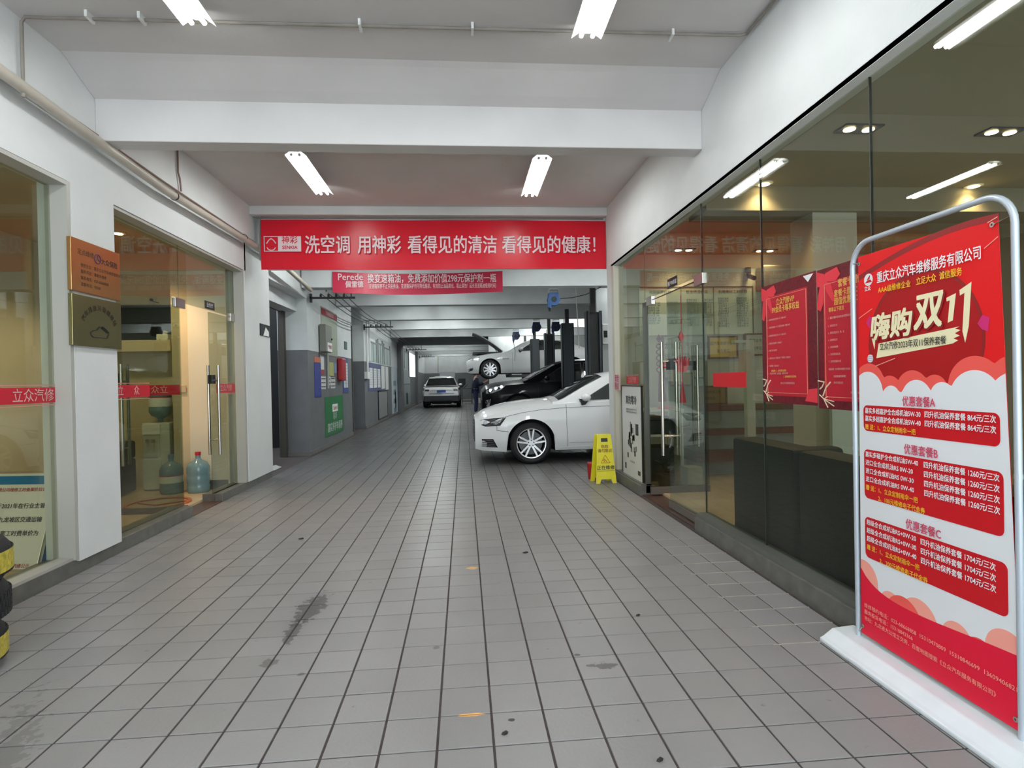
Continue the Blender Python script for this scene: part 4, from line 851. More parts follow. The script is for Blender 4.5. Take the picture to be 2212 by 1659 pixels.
def bottle(name, label, cat, x, y, z, inv=False, h=0.46, r=0.125, cap=True, lab=True):
    t = thing(name, label, cat, (x, y, z), group=None)
    pr = [(0.0, 0.0), (r*0.9, 0.0), (r, 0.02), (r, 0.08), (r*0.95, 0.10), (r, 0.12), (r, 0.19), (r*0.95, 0.21), (r, 0.23), (r, h*0.68), (r*0.8, h*0.80), (r*0.32, h*0.88), (r*0.22, h*0.92), (r*0.22, h), (0.0, h)]
    if inv: pr = [(a, h-b7) for a, b7 in pr][::-1]
    MB().lathe(pr, (x, y, z), n=28).build('bottle_body', BOT, t, smooth=True)
    if lab:
        za, zb = (0.13, 0.21) if not inv else (h-0.21, h-0.10)
        MB().lathe([(r+0.002, za), (r+0.002, zb)], (x, y, z), n=28).build('label', WHITE, t, smooth=True)
        MB().lathe([(r+0.003, zb), (r+0.003, zb+0.012)], (x, y, z), n=28).build('label_stripe', RED2, t)
    if cap and not inv: MB().lathe([(0, h+0.001), (0.032, h+0.001), (0.032, h+0.04), (0, h+0.04)], (x, y, z), n=16).build('cap', mat('cap_blue', (0.10, 0.22, 0.40), 0.4) if lab else RED2, t)
    return t
bottle('water_bottle', 'large blue water bottle upside down on top of the dispenser', 'water bottle', -3.77, 7.42, 0.865, inv=True, h=0.40, cap=False)
bottle('water_bottle', 'large blue water bottle with white label on the floor by the dispenser', 'water bottle', -3.50, 7.10, 0.03, h=0.42)
bottle('water_bottle', 'large blue water bottle with red cap, wrapped in clear plastic, next to floor bottle', 'water bottle', -3.20, 7.12, 0.03, h=0.44, lab=False)
t = thing('floor_mark', 'faded red oval emblem printed on the left office floor', 'floor sticker', (-3.35, 6.5, 0.031))
MB().tube([(-3.32+0.30*math.cos(a*PI/14), 6.45+0.30*math.sin(a*PI/14), 0.032) for a in range(28)], 0.022, 4, closed=True).tube([(-3.55, 6.5, 0.032), (-3.3, 6.35, 0.032), (-3.08, 6.55, 0.032)], 0.02, 4).build('print', mat('faded_red_print', (0.42, 0.12, 0.05), 0.4), t)
for x, y, z, lb in ((-3.44, 7.29, 1.27, 'small beige switch plate on the orange-lit column in left office'), (-3.93, 7.61, 2.40, 'beige socket with black plug above the television')):
    t = thing('socket', lb, 'socket', (x, y, z)); MB().box(x-0.045, x+0.045, y-0.012, y-0.001, z-0.045, z+0.045).build('plate', mat('socket_beige', (0.55, 0.42, 0.28), 0.4), t, bevel=0.004)
    if z > 2: MB().tube([(x, y-0.03, z), (x+0.03, y-0.03, z-0.02), (x+0.09, y-0.02, z-0.035)], 0.005, 6).cyl((x, y-0.012, z+0.005), (x, y-0.035, z+0.005), 0.018, n=10).build('plug', BLACK, t)

# ================================================================ RIGHT ROOM CONTENTS
def sofa(y0, y1, label, x0=2.13, h=0.80):
    t = thing('sofa', label, 'sofa', (x0+0.4, (y0+y1)/2, 0.03))
    MB().box(x0, x0+0.22, y0, y1, 0.05, h).build('back', SOFA, t, bevel=0.03, smooth=True)
    MB().box(x0+0.22, x0+0.85, y0+0.16, y1-0.16, 0.08, 0.44).build('seat', SOFA, t, bevel=0.04, smooth=True)
    for (a, b8) in ((y0, y0+0.16), (y1-0.16, y1)): MB().box(x0+0.05, x0+0.85, a, b8, 0.05, h-0.09).build('arm', SOFA, t, bevel=0.04, smooth=True)
    for x in (x0+0.05, x0+0.78):
        for y in (y0+0.05, y1-0.1): MB().box(x, x+0.05, y, y+0.05, 0.03, 0.06).build('foot', BLACK, t)
    return t
sofa(3.55, 4.40, 'black leather single sofa with its back to the right glass, farther one')
sofa(1.55, 3.50, 'long black leather sofa with its back to the right glass, behind the stand')
# price board
t = thing('price_board', 'large pale green price board of printed columns on the reception back wall', 'notice board', (3.08, 7.28, 1.84))
pb2 = MB().box(2.30, 3.84, 7.27, 7.295, 1.84, 2.47).build('board', mat('pale_green_board', (0.56, 0.60, 0.48), 0.4), t)
MB().box(2.30, 3.85, 7.262, 7.268, 2.46, 2.475).box(3.835, 3.85, 7.262, 7.268, 1.84, 2.475).box(2.86, 2.866, 7.262, 7.269, 1.84, 2.46).box(3.30, 3.306, 7.262, 7.269, 1.84, 2.46).build('edge_strip', mat('dark_strip', (0.15, 0.13, 0.10), 0.5), t)
for (xc, tt) in ((2.58, '常规保养价目'), (3.08, '钣金喷漆价目'), (3.57, '机电维修工时价目')): text(tt, 0.05, frameY(xc, 7.268, 2.40), INK, pb2)
for (xc, wd, n_) in ((2.48, 0.3, 9), (2.75, 0.15, 9), (3.02, 0.22, 11), (3.22, 0.1, 11), (3.44, 0.18, 12), (3.70, 0.2, 12)):
    rows = '\n'.join(['更换机油滤 120', '更换刹车片 180', '四轮定位 100', '空调清洗 168', '喷漆一面 400', '钣金修复 200'][i % 6][:int(3+wd*22)] for i in range(n_))
    text(rows, 0.033, frameY(xc, 7.268, 2.13), INK, pb2, sx=0.9)
# framed certificates and plaques (x0,x1,z0,z1)
def wallframe(name, label, cat, x0, x1, z0, z1, face, fr_, y=7.29, txt=None, tilt=0, ink=None):
    t = thing(name, label, cat, ((x0+x1)/2, y, z0))
    s = MB().box(x0+0.02, x1-0.02, y-0.018, y, z0+0.02, z1-0.02).build('sheet', face, t)
    MB().box(x0, x1, y-0.025, y, z0, z0+0.022).box(x0, x1, y-0.025, y, z1-0.022, z1).box(x0, x0+0.022, y-0.025, y, z0+0.022, z1-0.022).box(x1-0.022, x1, y-0.025, y, z0+0.022, z1-0.022).build('frame', fr_, t)
    if txt:
        n_ = len(txt)
        for i, q in enumerate(txt): text(q, (z1-z0)*0.5/max(3, n_), frameY((x0+x1)/2, y-0.02, z1-(z1-z0)*(i+1)/(n_+1)), ink or INK, s, sx=0.9)
    return t
PALE = mat('certificate_paper', (0.48, 0.45, 0.38), 0.5); PLG = mat('plaque_ochre', (0.52, 0.34, 0.06), 0.3, 0.3)
wallframe('framed_certificate', 'large dark-framed certificate under the price board in reception', 'certificate', 2.60, 3.17, 1.26, 1.84, PALE, WOOD, txt=['九龙坡区汽车维修', '诚信经营单位', '二〇二一年'], ink=DG)
wallframe('framed_certificate', 'ochre award plaque in dark frame, right of the certificate in reception', 'plaque', 3.22, 3.63, 1.52, 1.82, PLG, WOOD, txt=['中国汽车维修行业协会', '会员单位'], ink=DG)
wallframe('framed_certificate', 'small dark-framed certificate at the right end of reception wall', 'certificate', 3.72, 4.02, 1.55, 1.85, PALE, WOOD, txt=['荣誉证书', '先进单位'], ink=DG)
wallframe('framed_certificate', 'small ochre plaque leaning low behind the red knot ornament', 'plaque', 2.62, 2.92, 1.17, 1.42, PLG, WOOD, y=7.12)
wallframe('framed_certificate', 'large brown-framed ochre panel standing on the reception shelf', 'plaque', 2.88, 3.34, 0.925, 1.17, mat('dark_ochre', (0.26, 0.17, 0.05), 0.4), WOOD, y=7.02, txt=['汽车维修企业公示', '重庆立众'], ink=DG)
# stepped cabinet with wood edged shelves
t = thing('display_cabinet', 'stepped white display cabinet with brown wood shelf edges in reception', 'cabinet', (3.4, 7.1, 0.03))
for (z, y, th) in ((0.85, 6.95, 0.07), (0.55, 6.90, 0.07), (0.22, 6.85, 0.13)):
    MB().box(2.85, 4.6, y, 7.28, z, z+th).build('shelf', WOOD, t, bevel=0.004)
MB().box(2.9, 4.55, 7.05, 7.28, 0.03, 0.85).build('body', mat('cabinet_white', (0.34, 0.33, 0.28), 0.5), t)
t = thing('partition_post', 'slim white upright post standing in front of the display cabinet', 'post', (3.38, 6.5, 0.03))
MB().box(3.33, 3.43, 6.47, 6.55, 0.03, 1.71).box(3.18, 3.43, 6.48, 6.54, 1.68, 1.71).build('post', mat('post_white', (0.55, 0.54, 0.50), 0.5), t)
t = thing('trophy', 'small golden trophy on the cabinet shelf right of the post', 'trophy', (3.62, 6.98, 0.925))
MB().lathe([(0, 0), (0.045, 0), (0.045, 0.02), (0.012, 0.035), (0.012, 0.07), (0.04, 0.10), (0.048, 0.15), (0.0, 0.15)], (3.62, 7.0, 0.921), n=16).build('cup', GOLD, t, smooth=True)
# small desk with items near the door
t = thing('side_table', 'white two-tier side table holding dark boxes beside the reception door', 'table', (2.35, 6.9, 0.03))
for z in (0.58, 0.88): MB().box(2.12, 2.62, 6.62, 7.10, z, z+0.025).build('tabletop', WHITEP, t)
for x in (2.13, 2.58):
    for y in (6.63, 7.06): MB().box(x, x+0.03, y, y+0.03, 0.03, 0.88).build('leg', WHITEP, t)
t = thing('storage_box', 'black storage box on the lower tier of the side table', 'box', (2.35, 6.86, 0.606)); MB().box(2.16, 2.55, 6.66, 7.05, 0.606, 0.78).build('body', BLACK, t, bevel=0.01); MB().box(2.15, 2.56, 6.65, 7.06, 0.78, 0.80).build('lid', BLACK, t)
t = thing('storage_box', 'dark square speaker box on the floor under the side table', 'box', (2.4, 6.86, 0.031)); MB().box(2.22, 2.52, 6.70, 7.0, 0.031, 0.45).build('body', BLACK, t, bevel=0.01)
t = thing('cloth', 'crumpled red cloth lying on top of the white side table', 'cloth', (2.45, 6.8, 0.906))
mb = MB(); vs = []
for i in range(7):
    for j in range(5): vs.append((2.36+i*0.035, 6.68+j*0.05, 0.908+0.03*abs(math.sin(i*1.3+j*2.1))*(1 if 0 < i < 6 and 0 < j < 4 else 0)))
mb.add(vs, [(i*5+j, (i+1)*5+j, (i+1)*5+j+1, i*5+j+1) for i in range(6) for j in range(4)]).build('fabric', RIB, t, smooth=True)
t = thing('water_cooler_bag', 'small cream paper box on the reception floor by the doorway', 'box', (2.62, 6.4, 0.031)); MB().box(2.52, 2.70, 6.3, 6.5, 0.031, 0.25).build('body', mat('cream_box', (0.55, 0.47, 0.34), 0.6), t, bevel=0.006)
# potted plant under table
t = thing('potted_plant', 'small dark leafy plant in a pot just inside the reception door', 'plant', (2.3, 6.35, 0.031))
MB().lathe([(0, 0), (0.08, 0), (0.10, 0.14), (0.085, 0.14), (0, 0.12)], (2.30, 6.40, 0.031), n=16).build('pot', mat('dark_pot', (0.05, 0.045, 0.04), 0.5), t, smooth=True)
for i in range(16):
    a = i*2.4; r_ = 0.05+0.09*(i % 4)/3; h_ = 0.15+0.02*(i % 5); p = Vector((2.30+r_*math.cos(a), 6.40+r_*math.sin(a), 0.031+h_+0.05)); q = Vector((math.cos(a), math.sin(a), 0.3)); s2 = Vector((-q.y, q.x, 0))
    MB().add([p-q*0.05, p+s2*0.025, p+q*0.06, p-s2*0.025, Vector((2.30, 6.40, 0.16))], [(0, 1, 2, 3)]).build('leaf', mat('leaf_green', (0.06, 0.08, 0.04), 0.5), t)
# red knot ornament hanging inside glass
t = thing('knot_ornament', 'red Chinese knot ornament with tassel hanging inside the reception door', 'ornament', (2.30, 6.3, 1.1))
RK = mat('knot_red', (0.72, 0.010, 0.02), 0.6); ky = 5.36; kx = at(1473, 780, Y=ky).x; zk = lambda py: at(1473, py, Y=ky).z
def dia(cx, cz, w_, h_): return [(cx-w_, ky, cz), (cx, ky, cz-h_), (cx+w_, ky, cz), (cx, ky, cz+h_)]
MB().prism(dia(kx, zk(727), 0.030, 0.055), (0, 0.02, 0)).build('charm', RK, t)
MB().cyl((kx, ky, 2.08), (kx, ky, zk(835)), 0.004, n=6).build('cord', RK, t)
mb = MB()
for i in range(-3, 4):
    for z0_ in (0, 1): mb.tube([(kx+i*0.016, ky, zk(788)+z0_*0.02), (kx+i*0.024, ky-0.01, zk(768)-abs(i)*0.010), (kx+i*0.016+0.012, ky, zk(787))], 0.007, 6)
mb.prism([(kx-0.080, ky, zk(783)), (kx-0.045, ky, zk(803)), (kx+0.045, ky, zk(803)), (kx+0.080, ky, zk(783)), (kx, ky, zk(775))], (0, 0.02, 0)).build('knot', RK, t)
MB().cyl((kx, ky, zk(828)), (kx, ky, zk(870)), 0.008, 0.034, n=12).build('tassel', mat('tassel_red', (0.55, 0.01, 0.02), 0.7), t)
t = thing('knot_ornament', 'red carved charm strip with Chinese character, left of the knot ornament', 'ornament', (2.32, 6.62, 1.0))
kx = 2.32; ky = 6.6; MB().prism([(kx-0.03, ky, 1.75), (kx, ky, 1.70), (kx+0.03, ky, 1.75), (kx, ky, 1.80)], (0, 0.01, 0)).build('charm', mat('dull_red', (0.20, 0.03, 0.03), 0.6), t)
mb = MB()
for i in range(5): mb.tube([(kx+0.035*math.cos(a*PI/6), ky, 1.66-i*0.07+0.028*math.sin(a*PI/6)) for a in range(12)], 0.007, 5, closed=True)
mb.build('links', MATS['dull_red'], t); MB().cyl((kx+0.01, ky, 1.35), (kx+0.03, ky, 1.0), 0.02, 0.05, n=12).build('tassel', MATS['dull_red'], t)
t = thing('glass_sticker', 'round red logo sticker on the glass left of the door handles', 'sticker', (2.0, 5.7, 1.4))
mb = MB(); cc = Vector((2.18, 6.00, 1.43))
mb.tube([(cc.x+0.045*math.cos(a*PI/10), cc.y, cc.z+0.035*math.sin(a*PI/10)) for a in range(20)], 0.007, 6, closed=True).tube([(cc.x-0.03, cc.y, cc.z-0.005), (cc.x, cc.y, cc.z+0.008), (cc.x+0.03, cc.y, cc.z-0.002)], 0.006, 6).build('print', RK, t)
t = thing('surveillance_camera', 'small dark camera bracket on the reception wall above the posters', 'camera', (3.78, 7.25, 2.6))
MB().cyl((3.78, 7.28, 2.62), (3.78, 7.10, 2.55), 0.03, n=12).box(3.75, 3.81, 7.24, 7.29, 2.6, 2.72).build('body', BLACK, t)
t = thing('air_conditioner', 'wall air conditioner on the reception back wall under the cove', 'air conditioner', (4.3, 7.2, 2.35))
MB().box(3.9, 4.9, 7.08, 7.29, 2.40, 2.72).build('casing', mat('ac_beige', (0.33, 0.31, 0.25), 0.5), t, bevel=0.02); MB().box(3.95, 4.85, 7.07, 7.085, 2.42, 2.45).build('vent', BLACK, t)
t = thing('room_divider', 'pale green-white upright room divider behind the posters, above the sofa', 'partition', (3.3, 4.7, 0.03))
MB().box(3.20, 3.52, 4.72, 4.76, 0.03, 1.5).build('panel', mat('pale_panel', (0.42, 0.46, 0.40), 0.5), t)

# ================================================================ LEFT WORKSHOP WALL ITEMS
LX = -2.82
def wp(name, label, cat, px0, pyt0, px1, pyb0, mt, th=0.012, x=LX, group=None, sub=None, border=None):
    """flat panel on the left workshop wall; corners at near-top and far-bottom"""
    p = at(px0, pyt0, X=x); y0 = p.y; z1 = p.z; y1 = at(px1, 800, X=x).y; z0 = at(px0, pyb0, X=x).z
    t = thing(name, label, cat, (x, (y0+y1)/2, z0), group=group)
    s = MB().box(x, x+th, y0, y1, z0, z1).build('board', mt, t)
    if border: MB().box(x, x+th+0.012, y0, y0+0.05, z0, z1).box(x, x+th+0.012, y1-0.05, y1, z0, z1).box(x, x+th+0.012, y0, y1, z0, z0+0.04).box(x, x+th+0.012, y0, y1, z1-0.04, z1).build('frame', border, t)
    return t, s, (y0, y1, z0, z1)
def sheets(s, x, y0, y1, z0, z1, n, mt=PAPER, name='sheet'):
    w_ = (y1-y0)/n
    for i in range(n):
        a = y0+i*w_+w_*0.12; b9 = y0+(i+1)*w_-w_*0.12
        q = MB().box(x, x+0.004, a, b9, z0, z1).build(name, mt, s)
        l = MB()
        for kk in range(7):
            z = z1-(z1-z0)*(0.1+0.12*kk); l.box(x+0.004, x+0.0045, a+w_*0.08, b9-w_*(0.1+0.08*(kk % 3)), z-0.008, z+0.003)
        # printed rows stay part of the sheet's board
        l.build('print', mat('grey_ink', (0.22, 0.23, 0.25), 0.6), s)
t, s, (y0, y1, z0, z1) = wp('notice_board', 'tall translucent notice board with red heading on the near workshop wall', 'notice board', 692, 661, 729, 764, mat('pale_yellow_board', (0.36, 0.38, 0.30), 0.5))
MB().box(LX+0.012, LX+0.016, y0, y1, z1-0.16, z1-0.03).build('heading', mat('heading_red', (0.33, 0.02, 0.03), 0.5), t)
text('汽车维修服务公示', 0.10, frameXp(LX+0.018, (y0+y1)/2, z1-0.095), PINKW, t, sx=0.9)
for kk in range(3): MB().box(LX+0.012, LX+0.015, y0+0.05, y1-0.05, z0+0.1+kk*0.28, z0+0.32+kk*0.28).build('sheet', mat('greenish_paper', (0.34, 0.38, 0.29), 0.5), t)
t = thing('junction_box', 'tall grey metal electrical box at the corner of the near workshop wall', 'electrical box', (LX, 11.7, 1.93))
MB().box(LX+0.02, LX+0.14, 11.42, 11.95, 1.93, 2.47).build('casing', mat('box_grey', (0.20, 0.20, 0.17), 0.4), t, bevel=0.008)
nt_ = MB().box(LX+0.14, LX+0.145, 11.55, 11.93, 1.94, 2.12).build('notice', WHITE, t); text('严禁烟火', 0.075, frameXp(LX+0.147, 11.74, 2.03), REDINK, nt_, bold=0.01)
MB().cyl((LX+0.14, 11.9, 2.2), (LX+0.16, 11.9, 2.2), 0.02, n=10).build('latch', BLACK, t)
items = [('poster', 'orange sticker on the grey wall below the electrical box', 678, 770, 691, 782, mat('orange_print', (0.50, 0.14, 0.07), 0.5)),
 ('poster', 'tall dark blue poster on the corner of the grey wall', 678, 783, 692, 859, BLUE),
 ('poster', 'white portrait notice beside the dark blue poster', 692, 768, 699, 798, PAPER),
 ('poster', 'small red strip notice under the white portrait notice', 692, 799, 699, 809, mat('strip_red', (0.35, 0.05, 0.06), 0.5)),
 ('poster', 'yellow-green information sheet in the middle of the grey wall', 710, 782, 720, 812, mat('yellow_sheet', (0.42, 0.44, 0.16), 0.5)),
 ('poster', 'small blue and white sheet right of the yellow sheet', 721, 784, 726, 806, mat('blue_sheet', (0.20, 0.28, 0.45), 0.5))]
for (nm, lb, a, b_1, c, d, mt_) in items: wp(nm, lb, 'poster', a, b_1, c, d, mt_)
for i, (a, b_1, c, d) in enumerate(((693, 813, 703, 841), (706, 813, 713, 832), (714, 815, 723, 839))):
    t, s, (y0, y1, z0, z1) = wp('paper_notice', ['left', 'middle', 'right'][i]+' white paper slip of the three pinned below the sheets', 'paper', a, b_1, c, d, PAPER, 0.005, group='paper slips on the grey workshop wall')
    for kk in range(3): MB().box(LX+0.005, LX+0.007, y0+0.02, y1-0.03, z0+0.04+kk*0.08, z0+0.06+kk*0.08).build('print', INK, t)
t, s, (y0, y1, z0, z1) = wp('poster', 'dark green poster with white lettering low on the grey wall', 'poster', 701, 858, 738, 946, mat('poster_green', (0.015, 0.17, 0.05), 0.45))
q = MB().box(LX+0.012, LX+0.016, y0+0.62, y0+1.12, z1-0.33, z1-0.17).build('logo_panel', WHITE, t); text('Castrol', 0.13, frameXp(LX+0.018, y0+0.87, z1-0.25), REDINK, q, bold=0.01)
text('嘉实多', 0.16, frameXp(LX+0.014, y0+0.85, z1-0.43), PAPER, t, sx=0.75); text('嘉实多护车保养', 0.20, frameXp(LX+0.014, y0+0.87, z1-0.66), PAPER, t, sx=1.0, bold=0.01)
t = thing('fire_extinguisher_box', 'narrow red fire equipment case on the grey wall beside the doorway', 'fire box', (LX, 13.3, 1.35))
MB().box(LX, LX+0.12, 13.0, 13.4, 1.36, 1.87).build('case', mat('signal_red', (0.42, 0.012, 0.02), 0.35), t, bevel=0.03)
t, s, (y0, y1, z0, z1) = wp('notice_board', 'blue notice board with curled white sheets beside the first doorway', 'notice board', 739, 772, 751, 849, mat('board_blue', (0.05, 0.08, 0.25), 0.5))
sheets(t, LX+0.013, y0+0.05, y1-0.05, z0+0.12, z1-0.12, 2)
t, s, _ = wp('exit_sign', 'small dark green sign high on the wall before the doorway', 'sign', 743, 737, 750, 754, mat('sign_green', (0.04, 0.10, 0.07), 0.5))
t = thing('wall_pipe', 'vertical grey cable pipe down from the electrical box', 'pipe', (LX, 12.0, 1.2)); MB().cyl((LX+0.03, 12.02, 1.20), (LX+0.03, 12.02, 1.94), 0.02, n=8).build('pipe', FRAME, t)
t = thing('wall_pipe', 'white vertical pipe with small switch box after the first doorway', 'pipe', (LX, 16.9, 1.4)); MB().cyl((LX+0.05, 16.75, 1.6), (LX+0.05, 16.75, 3.3), 0.03, n=8).cyl((LX+0.05, 17.2, 1.95), (LX+0.05, 17.2, 3.3), 0.03, n=8).build('pipe', WHITEP, t); MB().box(LX, LX+0.09, 16.5, 16.95, 1.42, 1.62).build('switch_box', WHITEP, t)
t, s, (y0, y1, z0, z1) = wp('notice_board', 'wide blue board with columns of white sheets after the first doorway', 'notice board', 794, 783, 822, 846, mat('slate_blue_board', (0.09, 0.10, 0.20), 0.5))
sheets(t, LX+0.013, y0+0.1, y1-0.1, z0+0.1, z1-0.15, 3)
for (a, b_1, c, d, lb) in ((823, 790, 830, 840, 'narrow white sheet right of the wide blue notice board'), (832, 792, 838, 842, 'narrow pale sheet, second to the right of the wide blue board')):
    t, s, (y0, y1, z0, z1) = wp('paper_notice', lb, 'paper', a, b_1, c, d, PAPER); 
wp('picture_frame', 'black-framed empty grey panel standing against the workshop wall', 'frame', 816, 844, 835, 908, mat('grey_panel', (0.24, 0.25, 0.24), 0.4), border=BLACK)
t, s, (y0, y1, z0, z1) = wp('poster', 'tall white poster with teal blocks further along the workshop wall', 'poster', 845, 792, 857, 897, mat('pale_blue_poster', (0.48, 0.53, 0.58), 0.5))
for kk in range(4): MB().box(LX+0.012, LX+0.016, y0+0.5, y1-0.5, z1-0.75-kk*0.36, z1-0.55-kk*0.36).build('print', mat('teal_print', (0.16, 0.26, 0.26), 0.5), t)
MB().box(LX+0.012, LX+0.016, y0+0.9, y0+1.3, z0+0.2, z0+0.9).build('figure_print', INK, t)
wp('poster', 'deep blue tall poster after the white one on the workshop wall', 'poster', 858, 822, 867, 889, mat('deep_blue_poster', (0.03, 0.07, 0.16), 0.4))
wp('poster', 'pale grey upper poster with dark base line on the far workshop wall', 'poster', 869, 797, 885, 829, mat('grey_poster', (0.32, 0.35, 0.37), 0.5), border=None)
t, s, (y0, y1, z0, z1) = wp('poster', 'large grey lower poster with dark figures on the far workshop wall', 'poster', 869, 832, 885, 882, mat('dim_grey_poster', (0.24, 0.26, 0.28), 0.5))
MB().box(LX+0.012, LX+0.016, y0+1.6, y0+2.3, z0+0.1, z1-0.4).build('figure_print', INK, t)
# high wall windows
WG = mat('frosted_window', (0.40, 0.47, 0.46), 0.3)
for i, (a, b_1, c, d) in enumerate(((797, 727, 813, 777), (815, 732, 826, 780), (828, 742, 842, 786), (858, 748, 868, 792), (872, 752, 881, 797))):
    p = at(a, b_1, X=LX); y0 = p.y; z1 = min(p.z, 2.95); y1 = at(c, 800, X=LX).y; z0 = 1.95
    wn = thing('window_%d' % (5+i), None, None, (LX, (y0+y1)/2, z0), kind='structure')
    MB().box(LX+0.002, LX+0.012, y0, y1, z0, z1-0.12).build('pane', WG, wn)
    MB().box(LX+0.002, LX+0.03, y0-0.03, y0+0.03, z0, z1).box(LX+0.002, LX+0.03, y1-0.03, y1+0.03, z0, z1).box(LX+0.002, LX+0.03, y0, y1, z1-0.16, z1-0.12).box(LX+0.002, LX+0.02, (y0+y1)/2-0.02, (y0+y1)/2+0.02, z0, z1-0.12).build('frame', mat('window_frame_grey', (0.22, 0.24, 0.22), 0.5), wn)
wn = thing('window_10', None, None, (LX, 31.5, 2.0), kind='structure')
MB().box(LX+0.002, LX+0.014, 29.5, 33.3, 1.6, 2.85).build('pane', emis('daylit_pane', (0.9, 1.0, 0.98), 1.0), wn)
MB().box(LX+0.002, LX+0.05, 29.35, 29.5, 1.55, 2.9).box(LX+0.002, LX+0.05, 33.3, 33.45, 1.55, 2.9).build('frame', GREY, wn)
# cable ladders under the beams
for (y, ln, lb) in ((10.75, 0.82, 'nearest dark steel cable bracket at the left end of second beam'), (16.4, 0.82, 'dark steel cable bracket further along, above the blue notice board'), (28.2, 1.0, 'small cable bracket far down the left side of the workshop'), (36.3, 1.0, 'farthest small cable bracket before the back wall')):
    t = thing('cable_bracket', lb, 'bracket', (-2.4, y, 2.9))
    DM = MATS['dark_steel']
    MB().box(-2.80, -2.80+ln, y, y+0.05, 2.865, 2.90).box(-2.80, -2.76, y, y+0.05, 2.80, 2.96).build('arm', DM, t)
    MB().cyl((-2.5, y+0.02, 3.0), (-2.5, y+0.02, 3.5), 0.012, n=6).cyl((-2.05, y+0.02, 2.9), (-2.05, y+0.02, 3.5), 0.012, n=6).build('hanger', DM, t)
    for kx_ in range(4): MB().cyl((-2.60+kx_*0.14, y+0.025, 2.90), (-2.60+kx_*0.14, y+0.025, 2.95), 0.022, n=8).build('insulator', DM, t)
for i in range(4):
    x = -2.60+i*0.14
    t = thing('ceiling_cable', ['leftmost, nearest the wall', 'second from the wall', 'third from the wall', 'rightmost, farthest from the wall'][i]+' of four dark cables sagging between brackets', 'cable', (x, 20, 2.96), group='cables run on the left-hand brackets')
    pts = []
    ys = (10.77, 16.42, 28.2, 36.3)
    for a, b9 in zip(ys, ys[1:]):
        for kk in range(7): u = kk/7; pts.append((x, a+(b9-a)*u, 2.965-0.10*math.sin(PI*u)))
    pts.append((x, 36.3, 2.965)); MB().tube(pts, 0.009, 6).build('cable', DM, t)
# storeroom things in the dark opening
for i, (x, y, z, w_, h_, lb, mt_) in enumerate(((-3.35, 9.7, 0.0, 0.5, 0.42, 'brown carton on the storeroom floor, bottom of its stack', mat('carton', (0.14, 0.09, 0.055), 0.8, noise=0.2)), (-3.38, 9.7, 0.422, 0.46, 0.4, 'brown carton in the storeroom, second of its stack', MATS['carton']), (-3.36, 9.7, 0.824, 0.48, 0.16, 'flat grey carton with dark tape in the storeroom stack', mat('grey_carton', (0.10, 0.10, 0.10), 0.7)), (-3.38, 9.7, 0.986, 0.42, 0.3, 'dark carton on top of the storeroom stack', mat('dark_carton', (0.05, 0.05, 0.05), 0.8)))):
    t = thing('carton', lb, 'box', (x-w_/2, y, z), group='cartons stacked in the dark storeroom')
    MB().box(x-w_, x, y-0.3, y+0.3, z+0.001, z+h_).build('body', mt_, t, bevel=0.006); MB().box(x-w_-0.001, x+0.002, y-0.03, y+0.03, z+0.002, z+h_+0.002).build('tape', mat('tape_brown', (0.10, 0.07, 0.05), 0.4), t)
t = thing('plastic_bag', 'crumpled white plastic bag on the floor of the dark storeroom doorway', 'bag', (-3.2, 9.0, 0))
mb = MB(); rnd = random.Random(5); vs = []
for i in range(9):
    for j in range(5): vs.append((-3.36+i*0.06, 8.85+j*0.09, 0.004+(rnd.random()*0.06 if 0 < i < 8 and 0 < j < 4 else 0)))
mb.add(vs, [(i*5+j, (i+1)*5+j, (i+1)*5+j+1, i*5+j+1) for i in range(8) for j in range(4)]).build('film', mat('bag_film', (0.45, 0.45, 0.43), 0.3), t, smooth=True)
t = thing('work_glove', 'white knitted glove hanging off the carton stack in the storeroom', 'glove', (-3.2, 9.38, 0.35))
mb = MB()
for i in range(4): mb.tube([(-3.42+i*0.032, 9.37, 0.40), (-3.43+i*0.035, 9.35, 0.33-0.02*i), (-3.44+i*0.037, 9.35, 0.26-0.01*i)], 0.013, 6)
mb.box(-3.44, -3.30, 9.36, 9.385, 0.38, 0.47).tube([(-3.31, 9.37, 0.44), (-3.27, 9.36, 0.46)], 0.013, 6); mb.build('glove', mat('glove_white', (0.55, 0.55, 0.52), 0.8), t)
t = thing('door_sign', 'small black and white sign on the edge of the left end pillar', 'sign', (-2.69, 8.0, 2.0)); MB().box(XL, XL+0.01, 7.85, 8.22, 1.96, 2.12).build('plate', BLACK, t); MB().prism([(XL+0.011, 7.95, 1.965), (XL+0.011, 8.17, 1.965), (XL+0.011, 8.17, 2.03), (XL+0.011, 8.05, 2.085)], (0.001, 0, 0)).build('print', WHITE, t)
# storeroom roller shutter above
o = MB()
for kk in range(5): o.box(-3.30, -3.26, 8.3, 10.6, 2.62+kk*0.05, 2.66+kk*0.05)
o = o.build('trim_3', mat('shutter_grey', (0.22, 0.23, 0.22), 0.5)); o['kind'] = 'structure'
o = MB().box(-3.3, -3.20, 10.50, 10.62, 0, 2.75).build('trim_4', mat('dark_rusty_jamb', (0.06, 0.055, 0.045), 0.7)); o['kind'] = 'structure'

